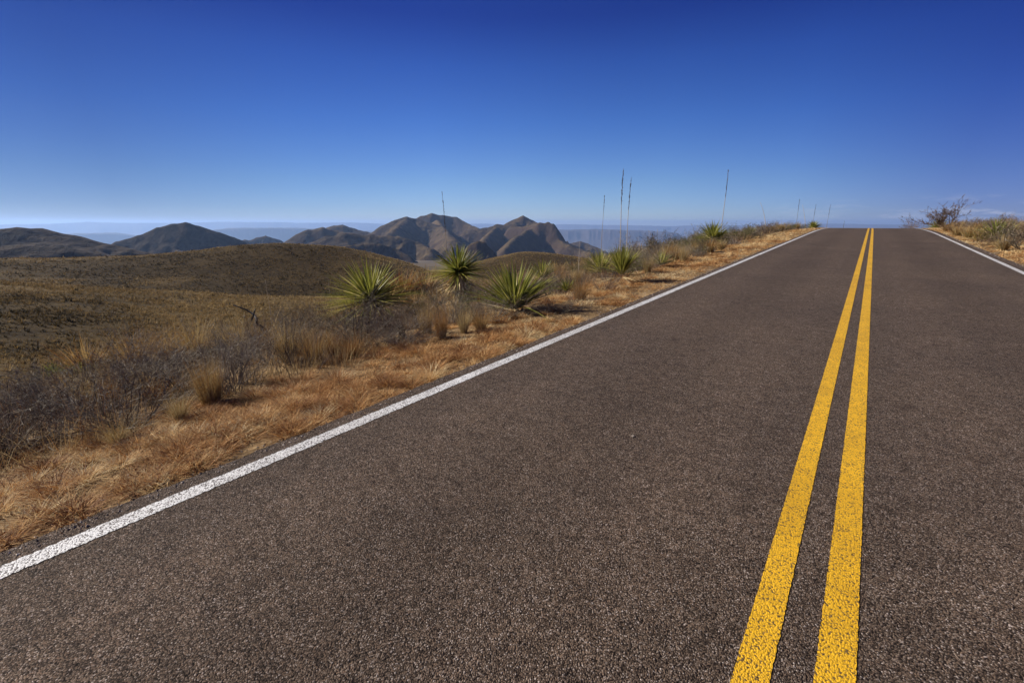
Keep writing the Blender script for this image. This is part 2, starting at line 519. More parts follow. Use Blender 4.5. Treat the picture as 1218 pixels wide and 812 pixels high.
def ground_mat():
    m, nt, out = new_mat('desert_ground')
    tc = N(nt, 'ShaderNodeTexCoord'); co = tc.outputs['Object']
    ge = N(nt, 'ShaderNodeNewGeometry')
    ln = N(nt, 'ShaderNodeVectorMath', operation='LENGTH'); nt.links.new(co, ln.inputs[0])
    dist = ln.outputs['Value']
    a = noise(nt, co, 28., 5, .65); b = noise(nt, co, 2.2, 5, .6)
    near = ramp(nt, [(.36, (.075, .045, .022)), (.5, (.20, .125, .06)), (.66, (.38, .27, .14))])
    nt.links.new(math_n(nt, 'ADD', math_n(nt, 'MULTIPLY', a, .6), math_n(nt, 'MULTIPLY', b, .4)), near.inputs[0])
    c1 = noise(nt, co, .35, 6, .68); c2 = noise(nt, co, .02, 4, .55)
    hill = ramp(nt, [(.32, (.034, .023, .010)), (.46, (.068, .046, .018)), (.58, (.115, .078, .030)), (.7, (.165, .114, .046))])
    nt.links.new(math_n(nt, 'ADD', math_n(nt, 'MULTIPLY', c1, .7), math_n(nt, 'MULTIPLY', c2, .3)), hill.inputs[0])
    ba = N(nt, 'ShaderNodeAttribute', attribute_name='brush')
    brush = ramp(nt, [(0, (1.25, 1.2, 1.12)), (1, (.62, .58, .54))]); nt.links.new(ba.outputs['Fac'], brush.inputs[0])  # sunlit crests and shaded slopes tinted into ground colour, along with brush cover
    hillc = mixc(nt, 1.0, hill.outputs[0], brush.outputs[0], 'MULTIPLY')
    d1 = noise(nt, co, .012, 7, .62); d2 = noise(nt, co, .0008, 5, .6)
    far = ramp(nt, [(.35, (.075, .058, .040)), (.5, (.125, .098, .068)), (.65, (.19, .155, .115))])
    nt.links.new(math_n(nt, 'ADD', math_n(nt, 'MULTIPLY', d1, .5), math_n(nt, 'MULTIPLY', d2, .5)), far.inputs[0])
    f1 = N(nt, 'ShaderNodeMapRange'); setin(f1, From_Min=14., From_Max=45.); nt.links.new(dist, f1.inputs[0])
    f2 = N(nt, 'ShaderNodeMapRange'); setin(f2, From_Min=450., From_Max=1100.); nt.links.new(dist, f2.inputs[0])
    c = mixc(nt, f1.outputs[0], near.outputs[0], hillc)
    c = mixc(nt, f2.outputs[0], c, far.outputs[0])
    p = N(nt, 'ShaderNodeBsdfPrincipled'); setin(p, Roughness=.95); p.inputs['Specular IOR Level'].default_value = .05
    nt.links.new(c, p.inputs['Base Color'])
    bp = N(nt, 'ShaderNodeBump'); setin(bp, Strength=.6, Distance=.03); nt.links.new(a, bp.inputs['Height'])
    bp2 = N(nt, 'ShaderNodeBump'); setin(bp2, Strength=.5, Distance=.8); nt.links.new(c1, bp2.inputs['Height'])
    nt.links.new(bp.outputs[0], bp2.inputs['Normal'])
    nt.links.new(bp2.outputs[0], p.inputs['Normal'])
    nt.links.new(p.outputs[0], out.inputs[0])
    return m


M['ground'] = ground_mat()
M['hillrock'] = terrain_mat('mountain_slope', [(.38, (.026, .017, .010)), (.48, (.060, .041, .022)), (.60, (.115, .080, .042))],
                            (.03, .003), .8, 14, ((.058, .038, .027), .60, .80))
M['darkslope'] = terrain_mat('dark_brushy_slope', [(.36, (.018, .012, .008)), (.48, (.038, .026, .016)), (.60, (.068, .047, .029))],
                             (.04, .004), .8, 10)
M['mesarock'] = terrain_mat('mesa_rock', [(.35, (.055, .042, .04)), (.5, (.070, .054, .050)), (.65, (.10, .078, .07))],
                            (.004, .0006), .4, 60, ((.075, .054, .048), .6, .85))

# ------------------------------------------------------------------ world, sun, camera
TINT = [(0, (.58, .68, .94)), (0.031, (0.472, 0.597, 0.922)), (0.083, (0.404, 0.549, 0.846)), (0.192, (0.246, 0.428, 0.848)), (0.285, (0.158, 0.307, 0.762)), (0.358, (0.08, 0.167, 0.588)), (0.75, (0.064, 0.134, 0.47)), (1, (0.064, 0.134, 0.47))]
SIDE = [(.10, (.37, .41, .50)), (.18, (.40, .44, .53)), (.30, (.68, .72, .78)), (.42, (.94, .95, .97)), (.5, (1, 1, 1)), (.65, (.94, .96, .99)), (.75, (.76, .80, .91)), (.84, (.45, .46, .67)), (.95, (.34, .33, .58))]
w = bpy.data.worlds.new('World'); sc.world = w; w.use_nodes = True
nt = w.node_tree; nt.nodes.clear()
wo = N(nt, 'ShaderNodeOutputWorld'); bg = N(nt, 'ShaderNodeBackground')
sky = N(nt, 'ShaderNodeTexSky', sky_type='NISHITA')
sky.sun_disc = False; sky.sun_elevation = SUN_EL; sky.sun_rotation = SUN_AZ
sky.altitude = 1400; sky.air_density = 1.0; sky.dust_density = .25; sky.ozone_density = 2.2
tc = N(nt, 'ShaderNodeTexCoord'); sx = N(nt, 'ShaderNodeSeparateXYZ'); nt.links.new(tc.outputs['Generated'], sx.inputs[0])
# deep polarised blue of the zenith; paler towards the horizon
tintr = ramp(nt, TINT)
nt.links.new(sx.outputs['Z'], tintr.inputs[0])
skyc = mixc(nt, 1.0, sky.outputs[0], tintr.outputs[0], 'MULTIPLY')
# lens vignetting painted into the sky: both sides darkened, sun-side glow removed
sider = ramp(nt, SIDE); nt.links.new(math_n(nt, 'MULTIPLY_ADD', sx.outputs['X'], .5), sider.inputs[0])
sider.inputs[0].links[0].from_node.inputs[2].default_value = .5
skyc = mixc(nt, 1.0, skyc, sider.outputs[0], 'MULTIPLY')
# low bank of small clouds far off along the horizon
mp = N(nt, 'ShaderNodeMapping'); mp.inputs['Scale'].default_value = (13, 13, 75); nt.links.new(tc.outputs['Generated'], mp.inputs[0])
cl = noise(nt, mp.outputs[0], 1.6, 6, .6)
clr = ramp(nt, [(.50, (0, 0, 0)), (.62, (1, 1, 1))]); nt.links.new(cl, clr.inputs[0])
band = ramp(nt, [(.0, (0, 0, 0)), (.008, (1, 1, 1)), (.022, (.9, .9, .9)), (.045, (0, 0, 0))]); nt.links.new(sx.outputs['Z'], band.inputs[0])
side = N(nt, 'ShaderNodeMapRange'); setin(side, From_Min=.45, From_Max=.74, To_Min=.04, To_Max=1.); nt.links.new(sx.outputs['X'], side.inputs[0])
cf = math_n(nt, 'MULTIPLY', math_n(nt, 'MULTIPLY', clr.outputs[0], band.outputs[0]), side.outputs[0])
skyc = mixc(nt, math_n(nt, 'MULTIPLY', cf, .45), skyc, (5.6, 5.7, 6.4))
nt.links.new(skyc, bg.inputs[0]); bg.inputs[1].default_value = .085
nt.links.new(bg.outputs[0], wo.inputs[0])

sl = bpy.data.lights.new('sun', 'SUN'); sl.energy = 5.0; sl.angle = R(.53); sl.color = (1, .955, .88)
so = bpy.data.objects.new('sun', sl); col.objects.link(so)
sd = Vector((math.sin(SUN_AZ) * math.cos(SUN_EL), math.cos(SUN_AZ) * math.cos(SUN_EL), math.sin(SUN_EL)))
so.rotation_euler = sd.to_track_quat('Z', 'Y').to_euler(); so.location = sd * 50

cd = bpy.data.cameras.new('camera'); cam = bpy.data.objects.new('camera', cd); col.objects.link(cam)
cd.sensor_width = 36; cd.lens = 36 * FPX / PW; cd.clip_start = .05; cd.clip_end = 200000
cam.location = (0, 0, CAMH); cam.rotation_euler = (R(90) - PITCH, 0, 0)
sc.camera = cam
vs = sc.view_settings; vs.view_transform = 'Standard'; vs.look = 'None'; vs.gamma = 1; vs.use_curve_mapping = False
vs.exposure = 0.62
sc.cycles.use_denoising = True
sc.cycles.denoising_input_passes = 'RGB_ALBEDO_NORMAL'
sc.cycles.max_bounces = 6; sc.cycles.diffuse_bounces = 3; sc.cycles.volume_bounces = 1
sc.cycles.transparent_max_bounces = 8
try:
    sc.cycles.denoising_prefilter = 'ACCURATE'
except Exception:
    pass

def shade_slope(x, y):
    """0 on crests and level ground, 1 on slopes rising away; drives darker brush and shade put into colour"""
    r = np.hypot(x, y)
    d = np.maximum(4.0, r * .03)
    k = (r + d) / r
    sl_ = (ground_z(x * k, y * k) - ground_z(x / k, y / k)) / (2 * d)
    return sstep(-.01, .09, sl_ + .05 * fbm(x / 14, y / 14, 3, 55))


# ------------------------------------------------------------------ ground sheet
azv = np.concatenate([np.arange(-56, 56, .11), np.arange(56, 304, 2.5)]) * math.pi / 180
rad = np.concatenate([[.15], np.geomspace(.5, 47000, 530)])
A, RD = np.meshgrid(azv, rad)
GX, GY = RD * np.sin(A), RD * np.cos(A)
GZ = ground_z(GX.ravel(), GY.ravel())
nA, nR = len(azv), len(rad)
idx = np.arange(nA * nR).reshape(nR, nA)
nxt = np.roll(idx, -1, axis=1)
F = np.stack([idx[:-1], idx[1:], nxt[1:], nxt[:-1]], -1).reshape(-1, 4)[:, ::-1]
V = np.stack([GX.ravel(), GY.ravel(), GZ], 1)
V = np.concatenate([V, [[0, 0, float(ground_z(0, 0)[0])]]])
F3 = np.stack([idx[0], np.full(nA, len(V) - 1), nxt[0]], 1)[:, ::-1]
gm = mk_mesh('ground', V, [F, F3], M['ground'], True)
veg_shade = np.append(shade_slope(GX.ravel(), GY.ravel()) * sstep(40, 80, np.hypot(GX, GY).ravel()), 0)
gm.attributes.new('brush', 'FLOAT', 'POINT').data.foreach_set('value', veg_shade.astype(np.float32))  # painted slope shade, part of it darker plant cover
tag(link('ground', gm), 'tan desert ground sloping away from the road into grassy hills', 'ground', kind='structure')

# ------------------------------------------------------------------ road and its paint
ss = np.concatenate([np.arange(-40, -3, .5), np.arange(-3, 14, .06), np.arange(14, 60, .35), np.arange(60, 140, 2)])


def edge_noise(s, seed, amp):
    return amp * fbm(s * 2.1, s * 0 + seed, 3, seed) + amp * .5 * fbm(s * 14, s * 0 + seed, 2, seed + 9)


tl = -2.99 + edge_noise(ss, 3, .03); tr = 3.13 + edge_noise(ss, 8, .03)
cols_ = np.linspace(0, 1, 9)
T = tl[:, None] * (1 - cols_) + tr[:, None] * cols_
S = np.repeat(ss[:, None], 9, 1)
X, Y = xy(S, T); Z = road_z(S)
top = np.stack([X, Y, Z], -1)
lo = top[:, [0, -1]].copy(); lo[..., 2] -= .16
V = np.concatenate([top, lo], 1).reshape(-1, 3)
n = len(ss); c = 11
i = np.arange(n - 1)[:, None] * c
F = [np.stack([i[:, 0] + j, i[:, 0] + j + 1, i[:, 0] + c + j + 1, i[:, 0] + c + j], 1) for j in range(8)]
F.append(np.stack([i[:, 0] + 9, i[:, 0], i[:, 0] + c, i[:, 0] + c + 9], 1))
F.append(np.stack([i[:, 0] + 8, i[:, 0] + 10, i[:, 0] + c + 10, i[:, 0] + c + 8], 1))
tag(link('road', mk_mesh('road', V, np.concatenate(F), M['asphalt'], False)), 'brown grey chip seal two lane road climbing to a crest', 'road', kind='structure')


def stripe(name, t0, t1, mat, label, amp, seed):
    s = np.concatenate([np.arange(-12, -1, .3), np.arange(-1, 9, .011), np.arange(9, 20, .05), np.arange(20, 90, .4)])
    fade = 1 - sstep(8, 20, s)
    jr = np.random.default_rng(seed)
    a = t0 + (jr.normal(0, amp, len(s)) * .6 + .3 * amp * fbm(s * 9, s * 0, 2, seed)) * fade
    b = t1 + (jr.normal(0, amp, len(s)) * .6 + .3 * amp * fbm(s * 9, s * 0, 2, seed + 4)) * fade
    m_ = (a + b) / 2
    rows = []
    for tt in (a, m_, b):
        x, y = xy(s, tt); rows.append(np.stack([x, y, road_z(s) + .0028], 1))
    V = np.stack(rows, 1).reshape(-1, 3)
    k = np.arange(len(s) - 1) * 3
    F = np.concatenate([np.stack([k + j, k + j + 1, k + j + 4, k + j + 3], 1) for j in (0, 1)])
    tag(link(name, mk_mesh(name, V, F, mat)), label, 'road marking', kind='structure')


stripe('road_line', -.138, -.036, M['yellow'], 'yellow centre stripe nearer the white line on the grassy valley side', .0018, 1)
stripe('road_line', .077, .186, M['yellow'], 'yellow centre stripe farther from the valley, the straighter of the pair', .0018, 2)
stripe('road_line', -2.855, -2.745, M['white'], 'white edge line along the golden grass verge on the valley side', .0048, 3)
stripe('road_line', 2.78, 2.885, M['white'], 'white edge line below the low grassy bank near the crest', .004, 4)

# ------------------------------------------------------------------ mountains
def mountain(name, label, skel, cell, base, seed, mat, k=.5, gull=1.0, pad=None):
    """skel: list of chains; a chain is (slope, [(px, py, distance), ...])"""
    segs = []
    for kk, ch in skel:
        pts = []
        for px, py, D in ch:
            a, sl_ = azs(px, py)
            pts.append(np.array([D * math.sin(a), D * math.cos(a), CAMH + D * sl_]))
        if len(pts) == 1: pts = pts * 2
        segs += [(p, q, kk or k) for p, q in zip(pts[:-1], pts[1:])]
    P = np.array([p for sg in segs for p in sg[:2]])
    pad = pad or (P[:, 2].max() - base) / .42
    x0, y0 = P[:, 0].min() - pad, P[:, 1].min() - pad
    x1, y1 = P[:, 0].max() + pad, P[:, 1].max() + pad
    gx = np.arange(x0, x1, cell); gy = np.arange(y0, y1, cell)
    X, Y = np.meshgrid(gx, gy)
    H = np.full(X.shape, -1e9); DM = np.full(X.shape, 1e9)
    L = (P[:, 2].max() - base)
    wob = 1 + .55 * fbm(X / (L * 1.1), Y / (L * 1.1), 4, seed) + .2 * fbm(X / (L * .3), Y / (L * .3), 3, seed + 3)
    for p, q, kk in segs:
        d = q - p; dd = d[0] ** 2 + d[1] ** 2 + 1e-6
        t = np.clip(((X - p[0]) * d[0] + (Y - p[1]) * d[1]) / dd, 0, 1)
        dist = np.hypot(X - p[0] - t * d[0], Y - p[1] - t * d[1])
        rd = .045 * L
        ds = np.sqrt(dist ** 2 + rd ** 2) - rd          # rounded crest
        h = p[2] + t * d[2] - kk * ds * wob
        # smooth max
        m_ = 10.0 * (L / 250)
        df = np.clip(np.abs(H - h) / m_, 0, 1)
        H = np.maximum(H, h) + np.where(H > -1e8, m_ * .25 * (1 - df) ** 2, 0)
        DM = np.minimum(DM, dist)
    g = ridged(X / (L * .5) + .25 * wob, Y / (L * .5), 6, seed + 20) ** 1.3
    am = sstep(.02 * L, .5 * L, DM)
    H = H - gull * L * .30 * am * (1 - g) + gull * L * .028 * fbm(X / (L * .12), Y / (L * .12), 3, seed + 40)
    keep = H > base - 30
    ny, nx = X.shape
    idx = np.arange(nx * ny).reshape(ny, nx)
    fk = keep[:-1, :-1] | keep[1:, :-1] | keep[:-1, 1:] | keep[1:, 1:]
    F = np.stack([idx[:-1, :-1], idx[:-1, 1:], idx[1:, 1:], idx[1:, :-1]], -1)[fk]
    H = np.maximum(H, base - 60)
    used = np.unique(F); mp_ = np.full(nx * ny, -1); mp_[used] = np.arange(len(used))
    V = np.stack([X.ravel(), Y.ravel(), H.ravel()], 1)[used]
    ctr = np.array([V[:, 0].mean(), V[:, 1].mean(), base])
    o = link(name, mk_mesh(name, V - ctr, mp_[F], mat, True), None, tuple(ctr))
    return tag(o, label, 'hill', kind='structure')


mountain('hill', 'long low dark hill at the far left of the skyline',
         [(.42, [(-420, 300, 1500), (-260, 292, 1500), (-120, 284, 1500), (-50, 276, 1500), (20, 271, 1500), (48, 272, 1500), (85, 280, 1480), (125, 290, 1450), (190, 303, 1400)]),
          (.35, [(-60, 296, 1150), (20, 292, 1150), (70, 294, 1150), (115, 302, 1150)])], 7, -130, 101, M['darkslope'], gull=.35)
mountain('hill', 'dark cone shaped hill standing alone between low hill and brown range',
         [(.62, [(140, 287, 2500), (165, 280, 2500), (188, 271, 2500), (205, 266.5, 2500), (221, 264.5, 2500), (236, 269, 2500), (262, 277, 2500), (284, 288, 2500)]),
          ], 8, -190, 102, M['darkslope'], gull=.4)
mountain('hill', 'tiny dark hump on the skyline right of the cone hill',
         [(.6, [(289, 288, 4300), (291, 285, 4300), (296, 286, 4300), (306, 282.5, 4300), (316, 281, 4300), (328, 284, 4300), (340, 290, 4300)])], 12, -300, 103, M['hillrock'])
mountain('mountain', 'brown twin peaked mountain range across the middle of the skyline',
         [(.5, [(338, 294, 3300), (352, 281, 3300), (366, 274, 3300), (385, 271, 3300), (400, 274, 3300), (430, 279, 3200)]),
          (.6, [(388, 271, 4300), (398, 268.5, 4300), (408, 268, 4300), (418, 271, 4300), (440, 277, 4200)]),
          (.6, [(440, 280, 3900), (455, 270, 3900), (470, 262, 3900), (484, 258, 3900), (496, 261, 3900), (520, 268, 3800)]),
          (.65, [(494, 261, 4500), (503, 256.5, 4500), (513, 254, 4500), (527, 256, 4500), (541, 258, 4500), (556, 266, 4400), (572, 273, 4200)]),
          (.55, [(484, 259, 3900), (470, 273, 3400), (455, 285, 2900)]),
          (.55, [(520, 262, 4200), (530, 274, 3500), (540, 287, 2900)]),
          (.5, [(365, 291, 2600), (390, 281, 2600), (408, 278, 2600), (440, 280, 2600), (475, 282, 2600), (495, 288, 2600), (512, 296, 2500)]),
          (.55, [(556, 274, 3900), (578, 271, 3900), (592, 267.5, 3900), (606, 268, 3900)]),
          (.6, [(604, 269, 4000), (613, 263, 4000), (622, 257.5, 4000), (632, 262, 4000), (642, 266, 3900)]),
          (1.7, [(606, 271, 3500), (628, 269, 3400), (642, 265, 3300), (652, 264.5, 3300), (658, 266.5, 3280), (662, 272, 3260)]),
          (.9, [(663, 284, 3220), (674, 290, 3150), (690, 296, 3100), (704, 301, 3000)]),
          (.75, [(590, 270, 3600), (578, 281, 3200), (572, 292, 2800)]),
          (.8, [(630, 272, 3300), (612, 283, 3000), (600, 296, 2700)])], 8, -290, 104, M['hillrock'], gull=.7)
mountain('hill', 'dark gullied foothill in front of the brown mountain range',
         [(.65, [(395, 296, 2000), (412, 292, 2000), (430, 290, 2000), (452, 290, 2000), (468, 295, 2000), (488, 305, 1950)])], 7, -160, 105, M['hillrock'])
mountain('hill', 'small dark rocky knob in front of the pointed peak',
         [(.95, [(553, 296, 1900), (560, 290, 1900), (568, 286.5, 1900), (576, 288, 1900), (586, 298, 1880)])], 5, -150, 106, M['hillrock'])
mountain('hill', 'small brown hill at the foot of the long shaded mountain ridge',
         [(.45, [(672, 292, 5200), (684, 288.5, 5200), (691, 287, 5200), (698, 289.5, 5200), (712, 297, 5100)])], 14, -430, 107, M['hillrock'])


def mesa(name, label, prof, D, depth, foot, seed, cliff, rough, step=1.0, mat=None):
    """a long table or range: crest height given along the sight columns, real depth behind it"""
    px = np.arange(prof[0][0], prof[-1][0] + .1, step)
    py = np.interp(px, [p[0] for p in prof], [p[1] for p in prof])
    aa = np.array([az_of(x, 268) for x in px]); sl_ = np.array([azs(x, y)[1] for x, y in zip(px, py)])
    crest = CAMH + D * sl_
    v = np.linspace(-1, 1, 61)
    A2, V2 = np.meshgrid(aa, v, indexing='ij')
    C2 = crest[:, None]
    wig = fbm(A2 * D / 1500, V2 * 0 + seed, 4, seed)
    nn = ridged(A2 * D / 900, V2 * 2.2, 5, seed + 2)
    d = np.clip((np.abs(V2 + .12 * wig * (1 - np.abs(V2))) + rough * .35 * (1 - nn) * sstep(.1, .5, np.abs(V2))), 0, 1)
    if cliff:
        p_ = np.interp(d, [0, .45, .50, .58, .75, 1], [1, .985, .95, .48, .22, 0])
    else:
        p_ = np.interp(d, [0, .15, .5, .8, 1], [1, .86, .45, .15, 0])
    Rr = D + V2 * depth + wig * depth * .25
    Zz = foot + (C2 - foot) * p_ * (1 + .03 * fbm(A2 * D / 300, V2 * 6, 3, seed + 5) * (d > .1))
    P = np.stack([Rr * np.sin(A2), Rr * np.cos(A2), Zz], -1)
    P[:, 0, 2] -= 60; P[:, -1, 2] -= 60
    na, nv = A2.shape
    idx = np.arange(na * nv).reshape(na, nv)
    F = np.stack([idx[:-1, :-1], idx[1:, :-1], idx[1:, 1:], idx[:-1, 1:]], -1).reshape(-1, 4)[:, ::-1]
    ctr = P.reshape(-1, 3).mean(0); ctr[2] = foot
    o = link(name, mk_mesh(name, P.reshape(-1, 3) - ctr, F, mat or M['mesarock'], True), None, tuple(ctr))
    return tag(o, label, 'hill', kind='structure')


mesa('mesa', 'long flat topped blue mesa with a cliff face beyond the range and stalks',
     [(560, 284), (590, 277), (620, 275), (640, 274), (660, 273.5), (700, 273), (708, 272.4), (722, 273), (760, 274), (798, 276), (808, 278), (813, 284), (819, 285), (824, 278), (840, 277), (880, 276), (930, 278), (960, 284)],
     20000, 2200, -925, 301, True, .22, .5)
mesa('mesa', 'pale blue plateau edge seen between the cone hill and the brown range',
     [(228, 284), (250, 274), (270, 271.5), (300, 271), (340, 271), (380, 272), (420, 273), (450, 276), (480, 284)],
     21500, 2200, -930, 302, True, .25, .7)
mesa('mesa', 'pale blue plateau edge seen between the low dark hill and the cone hill',
     [(-500, 284), (-300, 279), (-120, 281), (0, 280), (60, 279), (100, 277.5), (135, 277), (150, 279), (200, 286)],
     21500, 2200, -930, 303, True, .25, .7)
mesa('mountain_range', 'faintest blue mountain range along the whole horizon',
     [(-900, 268), (-600, 266), (-400, 267), (-160, 266.5), (-60, 266), (0, 267), (60, 266), (90, 264.5), (105, 263.5), (115, 264), (140, 265), (200, 265), (240, 264.5), (262, 263.5), (300, 264), (340, 264), (352, 265), (420, 264.5), (455, 266), (520, 266),
      (580, 266), (600, 267), (640, 268), (670, 266.5), (690, 267), (720, 267.5), (760, 268), (800, 269), (840, 267.5), (880, 268), (940, 267), (990, 266), (1060, 267), (1160, 266), (1300, 267), (1900, 267)],
     40000, 3600, -930, 304, False, .8, .8)

# ------------------------------------------------------------------ haze
hz = (-48500, 48500, -48500, 48500, -1120, 262)
V = [(x, y, z) for z in hz[4:] for y in hz[2:4] for x in hz[:2]]
F = [(0, 2, 3, 1), (4, 5, 7, 6), (0, 1, 5, 4), (1, 3, 7, 5), (3, 2, 6, 7), (2, 0, 4, 6)]
m, nt, out = new_mat('haze')
pv = N(nt, 'ShaderNodeVolumePrincipled')
pv.inputs['Color'].default_value = (.42, .62, 1, 1); pv.inputs['Density'].default_value = 3.6e-5
pv.inputs['Anisotropy'].default_value = .3
for k_ in ('Density Attribute', 'Color Attribute', 'Temperature Attribute'):
    pv.inputs[k_].default_value = ''
nt.links.new(pv.outputs[0], out.inputs['Volume'])
hme = mk_mesh('haze', np.array(V, float), np.array(F), None)
hme.materials.append(m)
tag(link('haze', hme), 'thin blue haze in the desert air over the far hills', 'haze', kind='stuff')


# ------------------------------------------------------------------ verge grass (nobody could count the blades)
def verge_grass():
    g = Geo()
    def strip(s0, s1, t0, t1, tufts, per, bw, hmin, hmax, rad_):
        s = rng.uniform(s0, s1, tufts)
        q = rng.uniform(0, 1, tufts)
        t = t0 + (t1 - t0) * q
        pn = fbm(s * .8, t * 1.6, 3, 61)
        keep = rng.uniform(0, 1, tufts) < np.clip(.55 + 1.7 * pn, .06, 1)
        s, t, pn = s[keep], t[keep], pn[keep]
        n = len(s)
        big = rng.uniform(0, 1, n) ** 2
        hh = hmin + (hmax - hmin) * big * np.clip(.5 + pn + .5 * sstep(0.1, 1.0, np.abs(t) - 3.05), .25, 1.3)
        ctint = np.clip(.55 + .55 * fbm(s * .45, t * .8, 3, 71) + rng.normal(0, .13, n), 0, 1)
        N_ = n * per
        ang = rng.uniform(0, 2 * math.pi, N_)
        rr = np.sqrt(rng.uniform(0, 1, N_)) * np.repeat(rad_ * (.5 + big), per)
        bs, bt = np.repeat(s, per) + rr * np.cos(ang), np.repeat(t, per) + rr * np.sin(ang)
        lim = 2.965 + .10 * fbm(bs * 3, bs * 0, 2, 5)
        bt = np.where(t0 < 0, np.minimum(bt, -lim), np.maximum(bt, lim + .17))
        x, y = xy(bs, bt)
        z = ground_z(x, y) - .01
        az = math.pi / 2 - (ang + YAW) + rng.normal(0, .9, N_) if False else rng.uniform(0, 2 * math.pi, N_)
        L = np.repeat(hh, per) * rng.uniform(.55, 1.25, N_)
        lean = np.clip(np.repeat(rng.uniform(.1, .5, n), per) + np.abs(rng.normal(.35, .4, N_)), 0, 1.45)
        blades(g, np.stack([x, y, z], 1), az, lean, L, bw * rng.uniform(.6, 1.4, N_), rng.uniform(.0, .55, N_),
               np.clip(np.repeat(ctint, per) + rng.normal(0, .12, N_), 0, 1), 2, rng.uniform(-.8, .8, N_))
    strip(-6, 2.2, -2.97, -4.9, 2600, 40, .0042, .025, .075, .075)
    strip(2.2, 6, -2.97, -4.9, 1400, 32, .0055, .025, .08, .075)
    strip(6, 14, -2.97, -5.2, 2200, 22, .007, .03, .10, .09)
    strip(14, 30, -2.97, -5.4, 2600, 14, .013, .05, .17, .13)
    strip(30, 58, -2.97, -5.6, 2200, 10, .024, .05, .18, .2)
    strip(12, 30, 3.1, 5.4, 2600, 13, .014, .05, .16, .12)
    strip(30, 58, 3.1, 5.8, 2200, 10, .024, .05, .18, .2)
    # separate leaning tufts standing out of the mat
    def tufts(s0, s1, n, per, wd, sg=-1, t1=4.9):
        s = rng.uniform(s0, s1, n); t = 3.03 + (t1 - 3.03) * rng.uniform(0, 1, n)
        if sg > 0: t = t + .1
        pn = fbm(s * 1.1, t * 1.8, 3, 62)
        k = rng.uniform(0, 1, n) < np.clip(.5 + 2.1 * pn, .04, 1)
        s, t = s[k], t[k]; n = len(s)
        R_ = rng.uniform(.06, .15, n); H_ = R_ * rng.uniform(.6, 1.05, n) * np.where(rng.uniform(0, 1, n) < .18, 1.4, 1)
        ti = np.clip(rng.choice([.04, .25, .45, .8], n, p=[.2, .32, .28, .2]) + rng.normal(0, .07, n), 0, 1)
        N_ = n * per; rp_ = lambda q: np.repeat(q, per)
        ang = rng.uniform(0, 6.28, N_); rr = np.sqrt(rng.uniform(0, 1, N_)) * rp_(R_) * .75
        x, y = xy(rp_(s), sg * rp_(t)); x = x + rr * np.cos(ang); y = y + rr * np.sin(ang)
        q = rr / (rp_(R_) * .75)
        blades(g, np.stack([x, y, ground_z(x, y) - .01], 1), ang + rng.normal(0, .6, N_), np.clip(.25 + .9 * q * rng.uniform(.5, 1.2, N_), 0, 1.4),
               rp_(H_) * rng.uniform(.6, 1.2, N_), wd * rng.uniform(.6, 1.4, N_), rng.uniform(.05, .75, N_), np.clip(rp_(ti) + rng.normal(0, .12, N_), 0, 1), 3, rng.uniform(-1.2, 1.2, N_))
    tufts(-6, 3, 1500, 190, .0044)
    tufts(3, 8, 760, 140, .0060)
    tufts(8, 18, 1000, 50, .010)
    tufts(18, 56, 900, 26, .018, -1, 5.3)
    tufts(12, 30, 500, 40, .012, 1, 5.2)
    tufts(30, 58, 600, 22, .022, 1, 5.4)
    return g.mesh('verge_grass', M['grass'])


tag(link('verge_grass', verge_grass()), 'short dry golden and rusty grass along the road verges', 'grass', kind='stuff')


def gravel():
    g = Geo()
    oc = np.array([(1, 0, 0), (-1, 0, 0), (0, 1, 0), (0, -1, 0), (0, 0, .7), (0, 0, -.7)], float)
    of = np.array([(0, 2, 4), (2, 1, 4), (1, 3, 4), (3, 0, 4), (2, 0, 5), (1, 2, 5), (3, 1, 5), (0, 3, 5)])
    for sg, s0, s1, n, k in ((-1, -2.5, 6, 5200, .9), (-1, 6, 18, 1800, 1.5), (1, 12, 32, 1200, 2.2), (-1, 18, 40, 900, 2.4)):
        s = rng.uniform(s0, s1, n); t = 2.90 + np.abs(rng.normal(0, .26, n))
        x, y = xy(s, sg * t + (.14 if sg > 0 else 0))
        z = np.where(t < 2.99, road_z(s), ground_z(x, y))
        r_ = np.minimum(.002 + rng.exponential(.0024, n), .011) * k
        rot = rng.uniform(0, 6.28, n); sq = rng.uniform(.6, 1.3, (n, 6, 1))
        V = oc[None] * sq * r_[:, None, None]
        c_, s_ = np.cos(rot)[:, None], np.sin(rot)[:, None]
        V = np.stack([V[..., 0] * c_ - V[..., 1] * s_ + x[:, None], V[..., 0] * s_ + V[..., 1] * c_ + y[:, None], V[..., 2] * .8 + (z + r_ * .3)[:, None]], -1)
        F = (of[None] + (np.arange(n) * 6)[:, None, None]).reshape(-1, 3)
        g.add(V.reshape(-1, 3), F, np.repeat(rng.uniform(0, 1, n), 6))
    return g.mesh('gravel', M['gravel'])


M['gravel'] = plant_mat('gravel', [(0, (.14, .10, .075)), (.5, (.30, .22, .16)), (1, (.52, .44, .36))], 0, .9, 0)
tag(link('gravel', gravel()), 'loose grit and small stones along the crumbling asphalt edges', 'gravel', kind='stuff')


